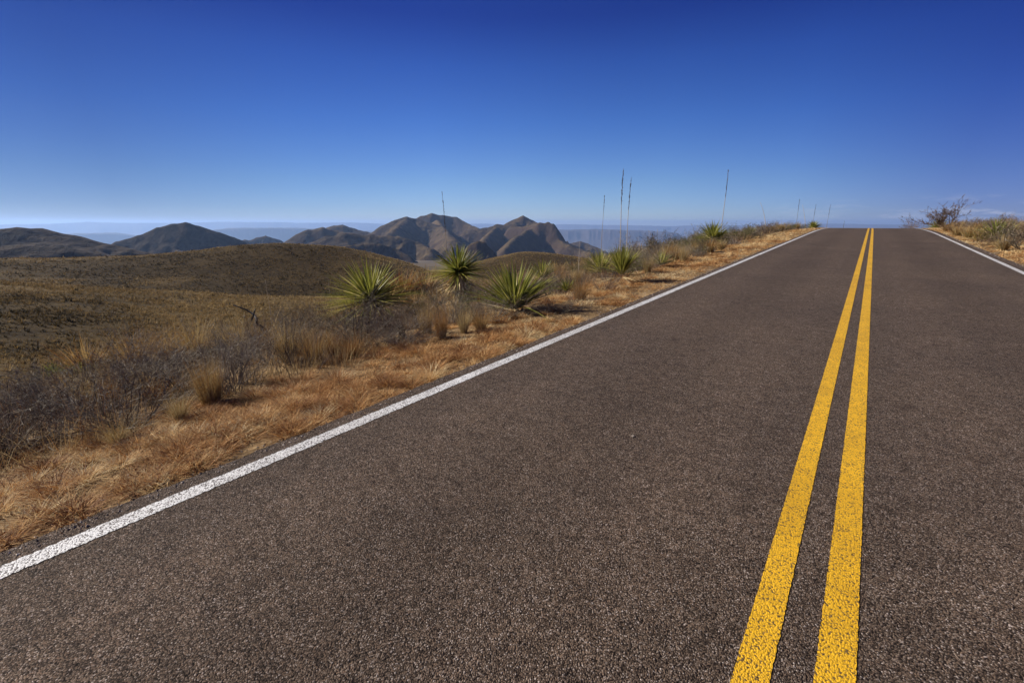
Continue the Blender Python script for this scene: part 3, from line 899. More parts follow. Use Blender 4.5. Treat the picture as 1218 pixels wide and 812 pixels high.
# ------------------------------------------------------------------ scrub on the far slopes
def hill_scrub():
    g = Geo()
    def ring(r0, r1, a0, a1, dens, per, w_, h_):
        area = .5 * (a1 - a0) * (r1 * r1 - r0 * r0)
        n = int(area * dens)
        r = np.sqrt(rng.uniform(r0 * r0, r1 * r1, n)); a = rng.uniform(a0, a1, n)
        x, y = r * np.sin(a), r * np.cos(a)
        s, t = st(x, y)
        pn = fbm(x / 6, y / 6, 4, 81)
        k = (rng.uniform(0, 1, n) < np.clip(.62 + 1.5 * pn, .22, 1)) & ((t < -9.5) | (t > 14))
        x, y, pn = x[k], y[k], pn[k]; n = len(x)
        z = ground_z(x, y) - .03
        sz = rng.uniform(.5, 1.35, n) * (1 + 1.1 * (rng.uniform(0, 1, n) > .97))
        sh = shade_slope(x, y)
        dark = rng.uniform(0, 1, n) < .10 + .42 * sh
        ti = np.where(dark, rng.uniform(0, .3, n), rng.uniform(.5, 1., n) - .22 * sh)  # more dark shrubs on rising slopes; straw dimmed there too as painted shade
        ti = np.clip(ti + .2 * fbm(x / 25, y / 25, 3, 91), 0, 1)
        N_ = n * per
        rep = lambda q: np.repeat(q, per)
        ang = rng.uniform(0, 2 * math.pi, N_); rr = rng.uniform(0, .45, N_) * rep(sz) * h_
        base = np.stack([rep(x) + rr * np.cos(ang), rep(y) + rr * np.sin(ang), rep(z)], 1)
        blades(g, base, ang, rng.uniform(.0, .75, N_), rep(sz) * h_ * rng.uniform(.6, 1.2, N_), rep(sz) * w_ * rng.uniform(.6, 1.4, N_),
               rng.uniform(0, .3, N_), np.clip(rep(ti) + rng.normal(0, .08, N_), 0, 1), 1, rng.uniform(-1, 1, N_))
    a0, a1 = R(-68), R(22)
    ring(12, 30, a0, R(34), 6., 24, .022, .40)
    ring(30, 75, a0, R(30), 4.5, 14, .045, .42)
    ring(75, 170, a0, R(12), 5.5, 7, .075, .40)
    ring(170, 420, a0, R(4), 1.5, 5, .17, .52)
    ring(420, 640, R(-12), R(16), .6, 4, .3, .6)
    return g.mesh('scrub', M['scrub'])


tag(link('scrub', hill_scrub()), 'speckled dry grass and low scrub covering the rolling valley hills', 'scrub', kind='stuff')


# ------------------------------------------------------------------ plant prototypes (meshes about 1 m tall, scaled per plant)
def bunch_mesh(seed, n=420, spread=.10, wd=.0055, lean=.32, droop=.25):
    r = np.random.default_rng(seed); g = Geo()
    ang = r.uniform(0, 2 * math.pi, n); rr = np.sqrt(r.uniform(0, 1, n)) * spread
    base = np.stack([rr * np.cos(ang), rr * np.sin(ang), np.full(n, -.02)], 1)
    L = r.uniform(.45, 1.08, n)
    blades(g, base, ang + r.normal(0, .5, n), np.abs(r.normal(lean * .8, lean * .6, n)), L, wd * r.uniform(.6, 1.4, n), r.uniform(0, droop * 1.6, n),
           np.clip(r.normal(.55, .18, n), 0, 1), 3, r.uniform(-.9, .9, n))
    return g.mesh('bunch_grass', M['bunch'])


def shrub_mesh(seed, mat, stems=13, spread=.75, twigs=900, tl=.11, leaf=0, leafmat=None, up=.6, rad0=.013, lv=2, tw=.0042):
    r = np.random.default_rng(seed); g = Geo()
    P0, P1, R0, R1, T = [], [], [], [], []
    tips = []
    def grow(p, d, L, rad_, lvl):
        nseg = 3
        for k in range(nseg):
            d = d + r.normal(0, .16, 3) + np.array([0, 0, .05])
            d /= np.linalg.norm(d)
            q = p + d * L / nseg
            ra, rb = rad_ * (1 - .25 * k), rad_ * (1 - .25 * (k + 1))
            P0.append(p); P1.append(q); R0.append(ra); R1.append(max(rb, .0012)); T.append(r.uniform(.2, .8))
            tips.append((p, q, d, lvl))
            p = q
            if lvl > 0:
                for _ in range(2 if k < 2 else 3):
                    e = d + r.normal(0, .55, 3); e[2] = abs(e[2]) * .8 + .05; e /= np.linalg.norm(e)
                    grow(p, e, L * r.uniform(.38, .62), rb * .6, lvl - 1)
    for i in range(stems):
        a = r.uniform(0, 2 * math.pi); el = r.uniform(.15, 1.0)
        d = np.array([math.cos(a) * el * spread, math.sin(a) * el * spread, up + .25 * r.uniform(0, 1)]); d /= np.linalg.norm(d)
        grow(np.array([math.cos(a) * .05, math.sin(a) * .05, -.04]), d, r.uniform(.5, .85), rad0 * r.uniform(.7, 1.2), lv)
    tubes(g, P0, P1, np.array(R0), np.array(R1), np.array(T))
    low = [t for t in tips if t[3] < lv] or tips
    ii = r.integers(0, len(low), twigs)
    f = r.uniform(0, 1, twigs)[:, None]
    base = np.array([low[i][0] for i in ii]) * (1 - f) + np.array([low[i][1] for i in ii]) * f
    dd = np.array([low[i][2] for i in ii]) + r.normal(0, .6, (twigs, 3)); dd[:, 2] += .2
    hor = np.hypot(dd[:, 0], dd[:, 1])
    blades(g, base, np.arctan2(dd[:, 1], dd[:, 0]), np.clip(np.arctan2(hor, dd[:, 2]), 0, 2.2), tl * r.uniform(.4, 1.3, twigs),
           tw, r.uniform(-.1, .2, twigs), np.clip(r.normal(.55, .22, twigs), 0, 1), 2, r.uniform(-1.5, 1.5, twigs))
    me = g.mesh('shrub', mat)
    lm = None
    if leaf:
        g2 = Geo()
        ii = r.integers(0, len(low), leaf); f = r.uniform(0, 1, leaf)[:, None]
        base = np.array([low[i][0] for i in ii]) * (1 - f) + np.array([low[i][1] for i in ii]) * f + r.normal(0, .03, (leaf, 3))
        blades(g2, base, r.uniform(0, 6.28, leaf), r.uniform(0, 1.6, leaf), r.uniform(.03, .06, leaf), .016, .2,
               np.clip(r.normal(.5, .22, leaf), 0, 1), 2, r.uniform(-1.5, 1.5, leaf), taper=.8)
        lm = g2.mesh('foliage', leafmat)
    return me, lm


BUNCH = [bunch_mesh(200 + i) for i in range(4)] + [bunch_mesh(210 + i, 300, .07, .006, .2, .12) for i in range(2)]
BROOM = [bunch_mesh(220 + i, 700, .16, .0045, .22, .05) for i in range(2)]
GREY = [shrub_mesh(300 + i, M['twig'])[0] for i in range(4)]
LOW = [shrub_mesh(320 + i, M['twig'], 18, 1.3, 1500, .10, up=.42, rad0=.008)[0] for i in range(3)]
RED = [shrub_mesh(340 + i, M['redtwig'], 14, 1.0, 1600, .09, up=.5)[0] for i in range(2)]
FBUNCH = [bunch_mesh(230 + i, 260, .12, .022) for i in range(3)]
FGREY = [shrub_mesh(380 + i, M['twig'], 12, .9, 900, .12, up=.55, rad0=.012, tw=.016)[0] for i in range(2)]
FRED = [shrub_mesh(390 + i, M['redtwig'], 12, 1.0, 1000, .12, up=.5, rad0=.012, tw=.016)[0] for i in range(2)]
GREEN = [shrub_mesh(360 + i, M['redtwig'], 12, .9, 300, .08, 2600, M['olive'], up=.55) for i in range(2)]


def yucca(loc, size, n, leafw, seed, trunk=0.0, skirt=0, up=.0, tone=.45, flat=1.0, label='', lean=(0, 0), nodead=False):
    """rosette of stiff folded leaves on a short trunk, with a skirt of dead leaves"""
    r = np.random.default_rng(seed)
    root = bpy.data.objects.new('yucca', None); col.objects.link(root); root.location = loc
    root.rotation_euler = (lean[0], lean[1], 0)
    tag(root, label, 'yucca plant', 'yuccas along the road')
    g = Geo()
    k = np.arange(n) + .5
    pol = np.arccos(1 - (1 - math.cos(R(104 - up * 40))) * k / n)      # 0 is straight up
    az = k * 2.39996 + r.normal(0, .12, n)
    pol = np.clip(pol + r.normal(0, .09, n), .02, 2.0)
    L = size * r.uniform(.78, 1.06, n) * (1 - .12 * np.cos(pol))
    base = np.stack([.035 * np.sin(pol) * np.cos(az), .035 * np.sin(pol) * np.sin(az), trunk + .05 + .05 * np.cos(pol) * flat], 1)
    ti = np.clip(tone + .10 * r.normal(0, 1, n) + .28 * np.clip(pol - 1.15, 0, 1) + .4 * (r.uniform(0, 1, n) > .88), 0, .95)
    blades(g, base, az, pol, L, leafw * r.uniform(.8, 1.15, n), r.uniform(0, .10, n) + .08 * (pol > 1.2) + r.uniform(.25, .7, n) * (r.uniform(0, 1, n) < .07), ti, 4, r.normal(0, .35, n), fold=.45, taper=1)
    link('leaf_crown', g.mesh('leaf_crown', M['yucca']), root)
    if trunk > 0.15:
        gt = Geo()
        poly_tube(gt, [(0, 0, -.06), (.01, 0, trunk * .5), (0, 0, trunk + .06)], [.085, .075, .07], 9, .4)
        link('trunk', gt.mesh('trunk', M['deadleaf']), root)
    if skirt:
        gs = Geo()
        a = r.uniform(0, 2 * math.pi, skirt)
        top = trunk + .04 - r.uniform(0, max(trunk, .1) * .55, skirt)
        b = np.stack([.07 * np.cos(a), .07 * np.sin(a), top], 1)
        blades(gs, b, a, r.normal(2.45, .22, skirt) if trunk > .15 else r.normal(1.65, .16, skirt),
               size * r.uniform(.45, .85, skirt) if trunk < .15 else np.minimum(top * 1.05, size * .8) * r.uniform(.7, 1.15, skirt), leafw * 1.0, .06, np.clip(r.normal(.55, .22, skirt), 0, 1), 4,
               r.normal(0, .5, skirt), fold=.25)
        link('dead_leaf_skirt', gs.mesh('dead_leaf_skirt', M['deadleaf']), root)
    return root


HERO = []


def yuc(px, py, size, n, lw, seed, label, depth=None, **kw):
    p = at(px, py) if depth is None else spot(px, depth)
    f = project(p)[2] / FPX
    size, lw = size * f, lw * f
    if 'trunk' in kw: kw['trunk'] *= f
    HERO.append((p.x, p.y, size * .62, kw.pop('clear', 2.2)))
    return yucca(p, size, n, lw, seed, label=label, **kw)


yuc(443, 391, 58, 300, 3.1, 1, 'round spiky yucca with narrow yellow green leaves, leftmost of the large yuccas', tone=.56, trunk=30, skirt=120)
yuc(546, 358, 38, 260, 2.6, 2, 'tall yucca on a trunk wrapped in a pale skirt of dead leaves', trunk=31, skirt=240, clear=5, tone=.46, flat=1)
yuc(612, 372, 66, 180, 4.0, 3, 'broad leaved green yucca fanning up straight from the edge of the golden verge', up=1.0, tone=.48, skirt=40)
yuc(739, 337, 40, 150, 2.3, 4, 'upright bright green yucca with a pale base near the tall stalks', up=1.7, tone=.60, trunk=6, skirt=26)
yuc(714, 327, 33, 170, 1.9, 5, 'yellowish yucca half hidden behind the upright bright green yucca', up=.6, tone=.66)
yuc(850, 284, 27, 190, 1.8, 6, 'dark green yucca under the single tall stalk beside the upper road', depth=22.5, tone=.44, up=.35, trunk=7, clear=4)
yuc(645, 333, 27, 90, 1.9, 7, 'small yucca top peeking out of brush behind the broad leaved yucca', up=.8, tone=.55)
yuc(673, 350, 19, 60, 1.9, 8, 'little dark green yucca low in the grey brush right of the broad leaved yucca', up=.9, tone=.42)
yuc(786, 318, 20, 70, 1.6, 9, 'grey green yucca in brush just right of the tall stalk pair', up=.9, tone=.60)
yuc(1184, 287, 31, 210, 1.8, 10, 'green yucca on the low grassy bank right of the road', tone=.42, up=.5, clear=5)
yuc(1117, 272, 15, 120, 1.3, 12, 'yellow green yucca at the foot of the big bare shrub by the crest', depth=42, tone=.55, up=.5)
yuc(893, 276, 16, 120, 1.3, 13, 'yellow green yucca low on the skyline beside the leaning white stalk', depth=31, tone=.62, up=.4)
yuc(968, 270, 12, 120, 1.2, 14, 'yellow green yucca on the skyline closest to the road crest on the valley side', depth=43, tone=.60, up=.4)
yuc(98, 452, 30, 80, 2.4, 15, 'small dark yucca deep in the brush near the left edge', tone=.25, up=.6)
yuc(66, 450, 26, 70, 2.4, 16, 'smallest dark yucca in the brush at the left edge, left of its twin', tone=.25, up=.6)


# ------------------------------------------------------------------ dry flower stalks
def stalk(px, ytop, depth, label, lean=0.0, bend=0.0, seed=0, r0=.018, seeds=True, tint=.6, head=.36):
    r = np.random.default_rng(900 + seed)
    p = spot(px, depth)
    H = height_at(px, ytop, p)
    root = bpy.data.objects.new('flower_stalk', None); col.objects.link(root); root.location = p
    tag(root, label, 'flower stalk', 'dry flower stalks')
    g = Geo()
    q = np.linspace(0, 1, 12)
    wob = .006 * H * np.sin(q * 5 + seed)
    off = lean * q * H + bend * H * q * q + wob
    pts = np.stack([off * math.cos(.1), off * .1 + wob * .4, q * H - .05], 1)
    r0 = r0 * .78
    poly_tube(g, pts, r0 * (1 - .72 * q), 6, tint)
    link('pole', g.mesh('pole', M['stalk'], True), root)
    if seeds:
        g = Geo(); n = int(55 * head / .36)
        qq = 1 - head + head * r.uniform(0, 1, n) ** .9
        b = np.stack([np.interp(qq, q, pts[:, k]) for k in range(3)], 1)
        cl = fbm(qq * 14, qq * 0 + seed, 2, seed + 3) > -.6
        b = b[cl]; n = len(b)
        a = r.uniform(0, 6.28, n)
        k_ = r0 / .026
        e = b + np.stack([np.cos(a) * .034 * k_, np.sin(a) * .034 * k_, r.uniform(.02, .11, n) * k_], 1)
        tubes(g, b, e, .008 * k_, .013 * k_, r.uniform(0, 1, n), 4)
        tq = np.linspace(1 - head, 1, 8)
        poly_tube(g, np.stack([np.interp(tq, q, pts[:, k]) for k in range(3)], 1), np.interp(tq, q, r0 * (1 - .72 * q)) * 1.08, 5, .2)
        link('seed_head', g.mesh('seed_head', M['seed']), root)
    return root


stalk(739, 199, 18.5, 'tallest dry stalk, left one of the close pair above the upright yucca', seed=1, lean=-.01, r0=.028)
stalk(747, 212, 19.5, 'dry stalk just right of the tallest one in the close pair', seed=2, lean=.0, r0=.024)
stalk(717, 231, 22, 'thin brown stalk standing alone a little left of the tallest pair', seed=3, r0=.02, head=.25, tint=.4)
stalk(859, 201, 24.5, 'lone tall straight stalk rising from behind the dark green yucca', seed=4, r0=.027)
stalk(912, 240, 33, 'pale bare stalk bending over to the left on the skyline', seed=5, lean=-.05, bend=-.26, r0=.034, seeds=False, tint=.95)
stalk(947, 237, 52, 'thin dark tipped stalk above the skyline brush, leftmost of the small far group', seed=6, r0=.03, tint=.3)
stalk(959, 243, 45, 'short pale leaning stalk on the skyline between the thin dark tipped stalks', seed=7, lean=-.12, bend=-.16, r0=.036, seeds=False, tint=.95)
stalk(967, 243, 62, 'thin dark tipped stalk in the middle of the small far group', seed=8, r0=.03, tint=.3)
stalk(984, 243, 60, 'thin dark tipped stalk beside the road crest, rightmost of the small far group', seed=9, r0=.03, tint=.3)
stalk(533, 226, 12.5, 'dark seeded stalk leaning left, rising from behind the trunked yucca', seed=10, lean=-.05, r0=.014, tint=.35)
stalk(690, 284, 12.5, 'short thin pale stalk in brush below the far small brown hill', seed=11, r0=.012, seeds=False, tint=.8)
stalk(307, 331, 13.5, 'thin pale stalk rising against the dark hill above the dead branch', seed=12, r0=.012, seeds=False, tint=.6)
stalk(384, 326, 14.5, 'thin faint stalk against the hillside left of the round yucca', seed=13, r0=.011, seeds=False, tint=.5)
stalk(1088, 259, 54, 'tiny pale stalk sticking up just right of the crest', seed=14, r0=.03, seeds=False, tint=.95)
stalk(1004, 262, 58, 'tiny dark stub of a stalk at the left end of the crest', seed=15, r0=.035, seeds=False, tint=.1)


# ------------------------------------------------------------------ dead branch, rocks
def snag(px, py, curves, label, scale_px):
    p = at(px, py)
    f = project(p)[2] / FPX                     # metres per photograph pixel at that depth
    g = Geo()
    r = np.random.default_rng(5)
    for pts, r0, r1 in curves:
        q = np.array([[a * f, .12 * math.sin(i * 1.7 + a * .05) + .03 * i, -b * f * 1.0 - .03] for i, (a, b) in enumerate(pts)])
        poly_tube(g, q, np.linspace(r0, r1, len(q)) * 1.45, 6, r.uniform(0, 1))
    o = link('dead_branch', g.mesh('dead_branch', M['snag'], True), None, p)
    return tag(o, label, 'dead branch')


snag(322, 412, [([(0, 0), (-4, -12), (-7, -22), (-12, -30), (-15, -35), (-24, -38), (-33, -43), (-44, -50)], .028, .008),
                ([(-15, -35), (-18, -41), (-16, -46)], .014, .006), ([(-7, -22), (-14, -26), (-20, -31)], .010, .004),
                ([(-24, -38), (-28, -36), (-33, -37)], .008, .004)],
     'charred crooked branch forking to the left above golden grass', 50)
snag(331, 412, [([(0, 0), (4, -14), (10, -24), (18, -32), (28, -34), (35, -32)], .014, .005), ([(4, -14), (3, -24), (9, -36), (18, -42)], .010, .004)],
     'thin curved dead twigs arching to the right beside the charred crooked branch', 50)


def rock(px, py, size, label, seed):
    p = at(px, py); r = np.random.default_rng(seed)
    import bmesh
    bm = bmesh.new(); bmesh.ops.create_icosphere(bm, subdivisions=3, radius=size)
    for v in bm.verts:
        c = v.co / size
        k = 1 + .5 * float(fbm(np.array([c.x * 1.4 + seed]), np.array([c.y * 1.4 + c.z * 1.9]), 3, seed)[0])
        v.co = Vector((c.x * 1.25, c.y, c.z * .75)) * size * k
    me = bpy.data.meshes.new('rock'); bm.to_mesh(me); bm.free(); me.materials.append(M['rock'])
    p.z += size * .25
    return tag(link('rock', me, None, p), label, 'rock', 'pale stones')


rock(203, 449, .13, 'pale rounded rock among the dark brush left of the dead branch', 31)
rock(12, 452, .11, 'pale rock showing through brush at the very left edge', 32)
rock(265, 452, .07, 'small pale stone under the brush between the rounded rock and the dead branch', 34)
o = rock(751, 542, .009, 'tiny white pebble lying on the asphalt between edge line and yellow stripes', 35)
sp_ = st(o.location.x, o.location.y); o.location.z = float(road_z(sp_[0])) + .005
o['group'] = 'loose pebble on the road'


# ------------------------------------------------------------------ shrubs and bunch grasses, one object each
def zone(px):
    return None


placed = []
MH = {}
used = {}


def plant(kind, p, h, wscale, label, group, rz=None):
    rz = rng.uniform(0, 6.28) if rz is None else rz
    far = math.hypot(p.x, p.y) > 16
    if kind == 'bunch': name, cat, me, lm = 'grass_clump', 'grass clump', (FBUNCH[rng.integers(0, 3)] if far else BUNCH[rng.integers(0, 6)]), None
    elif kind == 'broom': name, cat, me, lm = 'grass_clump', 'grass clump', BROOM[rng.integers(0, 2)], None
    elif kind == 'grey': name, cat, me, lm = 'bare_shrub', 'shrub', (FGREY[rng.integers(0, 2)] if far else GREY[rng.integers(0, 4)]), None
    elif kind == 'low': name, cat, me, lm = 'bare_shrub', 'shrub', (FGREY[rng.integers(0, 2)] if far else LOW[rng.integers(0, 3)]), None
    elif kind == 'red': name, cat, me, lm = 'bare_shrub', 'shrub', (FRED[rng.integers(0, 2)] if far else RED[rng.integers(0, 2)]), None
    else:
        name, cat = 'leafy_shrub', 'shrub'; me, lm = GREEN[rng.integers(0, 2)]
    o = link(name, me, None, p)
    if me.name not in MH:
        zz = np.empty(len(me.vertices) * 3, np.float32); me.vertices.foreach_get('co', zz); MH[me.name] = float(np.percentile(zz[2::3], 98.5))
    hw = min(h / MH[me.name], h / .72) * wscale
    o.scale = (hw, hw, h / MH[me.name]); o.rotation_euler = (0, 0, rz)
    if lm: link('foliage', lm, o)
    placed.append((p.x, p.y))
    return tag(o, label, cat, group, 'thing')


def pl(kind, px, py, hpx, label, group, ws=1.0, depth=None):
    p = at(px, py) if depth is None else spot(px, depth)
    f = project(p)[2] / FPX
    HERO.append((p.x, p.y, .22, 1))
    return plant(kind, p, hpx * f, ws, label, group)


G1, G2 = 'shrubs near the large yuccas', 'grass clumps near the large yuccas'
pl('low', 455, 414, 44, 'wide grey twiggy shrub in front of the round yucca', G1, 1.15)
pl('low', 478, 412, 42, 'narrower grey twiggy shrub right of the wide one below the round yucca', G1, 1.0)
pl('grey', 375, 402, 42, 'dark upright shrub with a bare fan of twigs left of the round yucca', G1, .9)
pl('low', 586, 382, 40, 'bluish grey tangled shrub between the trunked and broad leaved yuccas', G1, 1.2)
pl('low', 574, 376, 20, 'pale grey twiggy shrub under the trunked yucca', G1, 1.2)
pl('red', 716, 346, 28, 'low purple brown shrub in front of the yellowish yucca', G1, 1.5)
pl('low', 664, 373, 32, 'low grey shrub just right of the broad leaved yucca', G1, 1.3)
pl('broom', 507, 398, 44, 'dense pale green gold grass clump, left one of the brush shaped pair', G2, .75)
pl('broom', 525, 403, 42, 'dense pale green gold grass clump, right one of the brush shaped pair', G2, .75)
pl('bunch', 552, 396, 36, 'rusty orange grass clump in front of the bluish grey shrub', G2, 1.2)
pl('bunch', 572, 393, 30, 'smaller rusty grass clump touching the bluish grey shrub', G2, 1.2)
pl('bunch', 690, 357, 36, 'straw coloured grass clump between low grey shrub and purple shrub', G2, 1.1)
pl('bunch', 343, 430, 62, 'tall golden grass clump right below the thin curved dead twigs', G2, .9)
pl('bunch', 375, 432, 50, 'golden grass clump below the dark upright shrub', G2, 1.0)
pl('bunch', 420, 425, 34, 'orange grass clump left of the wide grey shrub', G2, 1.2)
pl('bunch', 235, 430, 64, 'yellowish grass clump above the pale rounded rock', G2, 1.0)
pl('bunch', 285, 428, 62, 'orange grass clump just left of the charred branch', G2, 1.0)
pl('bunch', 165, 442, 66, 'tall golden grass clump standing up from dark brush against the dark hill', G2, 1.0)
pl('bunch', 215, 500, 40, 'rust red grass clump at the foot of the dark brush', G2, 1.0)
pl('bunch', 140, 528, 34, 'rust red grass clump on the verge below the dark brush', G2, 1.5)
pl('bunch', 770, 325, 26, 'orange brown grass clump right of the upright bright green yucca', G2, 1.3)
pl('bunch', 813, 312, 26, 'orange brown grass clump at the start of the upper brush row', G2, 1.2)
pl('bunch', 480, 354, 34, 'pale straw grass clump between the round and trunked yuccas', G2, 1.6)
pl('bunch', 505, 352, 34, 'pale straw grass clump left of the trunked yucca', G2, 1.6)
G3, G4 = 'shrubs on the grassy bank', 'pale grass on the grassy bank'
pl('red', 1204, 292, 38, 'dark purple brown shrub right of the yucca on the bank', G3, 1.1)
pl('grey', 1216, 298, 34, 'grey brown shrub cut by the right edge of the picture', G3, 1.1)
pl('red', 1172, 292, 17, 'low purple shrub at the foot of the yucca on the bank', G3, 1.3)
pl('red', 1143, 276, 16, 'purple shrub on the bank between largest leafless shrub and yucca', G3, 1.3)
pl('bunch', 1152, 283, 16, 'pale straw grass clump left of the yucca on the bank', G4, 1.3)
pl('bunch', 1138, 281, 14, 'smaller straw grass clump below the purple shrub on the bank', G4, 1.4)
pl('bunch', 1164, 287, 17, 'pale straw grass clump touching the low purple shrub on the bank', G4, 1.2)
pl('bunch', 1192, 298, 20, 'pale straw grass clump in front of the dark purple brown shrub', G4, 1.2)
pl('bunch', 1127, 275, 12, 'pale straw grass clump below the largest leafless shrub', G4, 1.5)
pl('bunch', 200, 432, 54, 'pale gold grass clump between the tallest one and the rounded rock', G2, .9)
pl('bunch', 320, 424, 46, 'pale gold grass clump at the foot of the charred branch', G2, 1.0)
pl('bunch', 105, 446, 44, 'low straw grass clump behind the small dark yuccas', G2, 1.2)
# the big bare shrub by the crest
BIG = shrub_mesh(400, M['redtwig'], 9, .95, 3200, .10, up=.62, rad0=.028, lv=2, tw=.012)[0]
p = spot(1126, 40); o = link('bare_shrub', BIG, None, p)
zz = np.array([v.co.z for v in BIG.vertices]); hb = height_at(1126, 239, p) / float(np.percentile(zz, 99)); o.scale = (hb, hb, hb)
tag(o, 'largest leafless purple brown shrub standing against the sky right of the crest', 'shrub', 'shrubs on the grassy bank')
HERO.append((p.x, p.y, .8, 1))
p = spot(1088, 48); o = plant('red', p, 1.15, 1.2, 'leafless purple shrub at the road crest, left of the largest leafless one', 'shrubs on the grassy bank'); HERO.append((p.x, p.y, .5, 1))


# ------------------------------------------------------------------ tangled undergrowth between the plants
def undergrowth():
    g = Geo()
    def bed(s0, s1, u0, u1, clumps, per, wd, hh, sign=-1):
        s = rng.uniform(s0, s1, clumps); u = rng.uniform(u0, u1, clumps)
        pn = fbm(s * .9, u * .9, 3, 77)
        k = rng.uniform(0, 1, clumps) < np.clip(.6 + 1.6 * pn, .05, 1) * np.clip((u - u0) / .5, .25, 1)
        s, u, pn = s[k], u[k], pn[k]; n = len(s)
        x, y = xy(s, sign * u)
        ok = np.ones(n, bool)
        for a, b, c, fwd in HERO:
            if c > .3:   # keep a clearing round each yucca, on the open side too
                dx, dy = x - a, y - b; nr = math.hypot(a, b)
                al = -(dx * a + dy * b) / nr; ac = np.abs(dx * b - dy * a) / nr
                ok &= ~((al > -c * .8) & (al < c * fwd) & (ac < c * .9))
        x, y, s, u, pn = x[ok], y[ok], s[ok], u[ok], pn[ok]; n = len(x)
        z = ground_z(x, y) - .02
        grey = fbm(s * .7, u * .7, 2, 78) + rng.normal(0, .25, n)
        ti = np.where(grey > -.02, rng.uniform(.0, .45, n), rng.uniform(.55, 1., n))
        sz = rng.uniform(.5, 1.25, n) * hh
        N_ = n * per; rp_ = lambda q: np.repeat(q, per)
        ang = rng.uniform(0, 6.28, N_); rr = np.sqrt(rng.uniform(0, 1, N_)) * .22 * rp_(sz) / .4
        base = np.stack([rp_(x) + rr * np.cos(ang), rp_(y) + rr * np.sin(ang), rp_(z) + rng.uniform(0, .35, N_) * rp_(sz) * (rp_(ti) < .5)], 1)
        blades(g, base, ang + rng.normal(0, .7, N_), np.abs(rng.normal(.35, .35, N_)), rp_(sz) * rng.uniform(.5, 1.1, N_), wd * rng.uniform(.6, 1.4, N_),
               rng.uniform(-.1, .3, N_), np.clip(rp_(ti) + rng.normal(0, .09, N_), 0, 1), 2, rng.uniform(-1.2, 1.2, N_))
    bed(-8, 3.0, 4.35, 9.5, 1500, 60, .0055, .36)
    bed(3.0, 5.0, 4.6, 9.5, 260, 80, .0048, .28)
    bed(5.0, 11, 4.7, 10.5, 700, 60, .007, .24)
    bed(11, 24, 4.7, 11, 800, 36, .012, .34)
    bed(24, 56, 5.2, 11, 1000, 22, .024, .48)
    bed(12, 30, 5.0, 9, 700, 36, .013, .32, 1)
    bed(30, 60, 5.4, 9, 650, 22, .026, .36, 1)
    return g.mesh('undergrowth', M['under'])


M['under'] = plant_mat('undergrowth', [(0, (.060, .044, .034)), (.2, (.135, .105, .080)), (.45, (.27, .22, .175)), (.55, (.27, .11, .04)), (.75, (.42, .25, .095)), (1, (.52, .40, .20))], .15, .8, 0)
tag(link('undergrowth', undergrowth()), 'tangle of dead grey stems and dry grass between the roadside shrubs', 'undergrowth', kind='stuff')


KN = {'bunch': 'straw grass clump', 'broom': 'dense broom grass clump', 'grey': 'grey bare shrub', 'low': 'low grey shrub',
      'red': 'purple twiggy shrub', 'green': 'green leafy shrub'}


def in_front(x, y, a, b, c, fwd):
    """inside a plant's own clearing, which is longer on its open side"""
    if (x - a) ** 2 + (y - b) ** 2 < c * c: return True
    if fwd <= 1: return False
    nr = math.hypot(a, b); dx, dy = x - a, y - b
    al = -(dx * a + dy * b) / nr
    return 0 < al < c * fwd * .9 and abs(dx * b - dy * a) / nr < c * .8


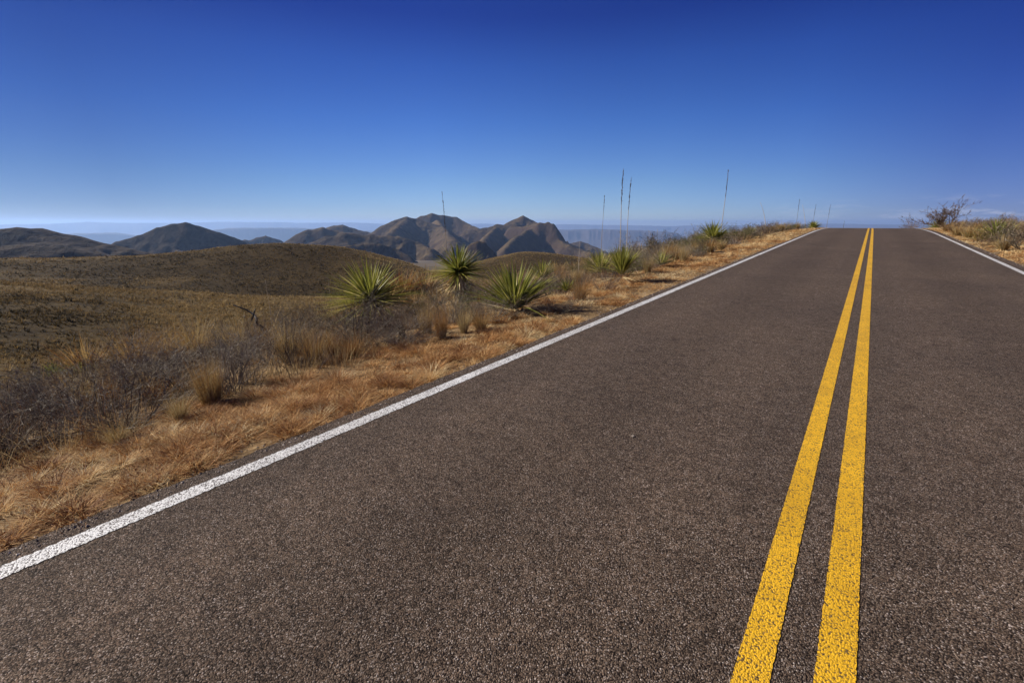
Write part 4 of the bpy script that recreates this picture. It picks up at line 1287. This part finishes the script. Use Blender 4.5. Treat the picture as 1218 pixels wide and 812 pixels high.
def fill(s0, s1, ts, step, kinds, wts, hs, where, sign=-1, seed=0):
    r = np.random.default_rng(500 + seed)
    out = []
    for t in ts:
        s = s0 + r.uniform(0, step)
        while s < s1:
            tt = sign * (t + r.uniform(-.35, .35)); s2 = s + r.uniform(-.3, .3) * step
            x, y = xy(s2, tt)
            s += step
            p = Vector((x, y, float(ground_z(x, y)[0])))
            if any(in_front(p.x, p.y, *q) for q in HERO): continue
            u, v, dpt = project(p)
            if not (-60 < u < PW + 40) or dpt < 1: continue
            k = kinds[r.choice(len(kinds), p=np.array(wts) / sum(wts))]
            h = r.uniform(*hs) * {'bunch': .82, 'broom': .75, 'grey': 1.1, 'low': .85, 'red': .8, 'green': .85}[k]
            ws = {'bunch': 1.0, 'broom': .8, 'grey': 1.0, 'low': 1.25, 'red': 1.35, 'green': 1.2}[k] * r.uniform(.85, 1.2)
            o = plant(k, p, h, ws, '', '')
            out.append((k, o, abs(tt), h))
    # labels: what it is, how tall, and which part of the brush it stands in
    for k in KN:
        L = sorted([q for q in out if q[0] == k], key=lambda q: q[2])
        for j, (kk, o, tt, h) in enumerate(L):
            sz = 'tall ' if h > np.mean(hs) * 1.12 else ('small ' if h < np.mean(hs) * .85 else '')
            rowz = 'near the verge' if j < len(L) / 3 else ('mid row' if j < 2 * len(L) / 3 else 'far row')
            o['label'] = f'{sz}{KN[k]} {where}, {rowz}'
            o['group'] = f'{KN[k]}s {where}'
        from collections import defaultdict
        same = defaultdict(list)
        for q in L: same[q[1]['label']].append(q[1])
        for lab, os_ in same.items():
            if len(os_) > 1:
                for o_, w_ in zip(sorted(os_, key=lambda q: q.location.length), ORD):
                    o_['label'] = f'{lab}, {w_} along'
    return out


ORD = ['first', 'second', 'third', 'fourth', 'fifth', 'sixth', 'seventh', 'eighth', 'ninth', 'tenth', 'eleventh', 'twelfth', 'thirteenth', 'fourteenth', 'fifteenth']
ALL = ['bunch', 'broom', 'grey', 'low', 'red', 'green']
fill(-2.2, 1.6, [4.7, 5.3, 6.0, 6.8, 7.8, 8.9], .5, ALL, [5.5, 1.0, 3.4, 2.2, 1.2, .6], (.40, .74), 'in left edge brush', -1, 1)
fill(1.6, 4.6, [5.0, 5.8, 6.8, 8.0, 9.4], .62, ALL, [5.0, .8, 2.6, 2.6, 1.0, .5], (.42, .75), 'near the dead branch', -1, 2)
fill(4.6, 9.5, [5.3, 6.4, 7.6, 9.0], .95, ALL, [4.2, 1.2, 2.2, 2.8, 1.0, .6], (.40, .66), 'by the broad leaved yucca', -1, 3)
fill(9.5, 20, [4.7, 5.6, 6.8, 8.2], 1.15, ALL, [2.4, .6, 3, 3.5, 1.0, .7], (.45, .75), 'below the tall stalks', -1, 4)
fill(20, 56, [5.6, 7.2, 9.2], 1.4, ALL, [2., .4, 2.5, 3.0, 2.0, 3.0], (.6, 1.05), 'in brush toward the crest', -1, 5)
fill(14, 34, [5.3, 6.2, 7.4], 1.0, ALL, [3, .6, 1.8, 2.4, 3.4, 2.4], (.5, .9), 'on the right bank', 1, 6)
fill(34, 60, [5.4, 7.0], 1.5, ALL, [4, 1, 2, 2.5, 2.0, 1.0], (.5, .8), 'at the bank crest end', 1, 7)
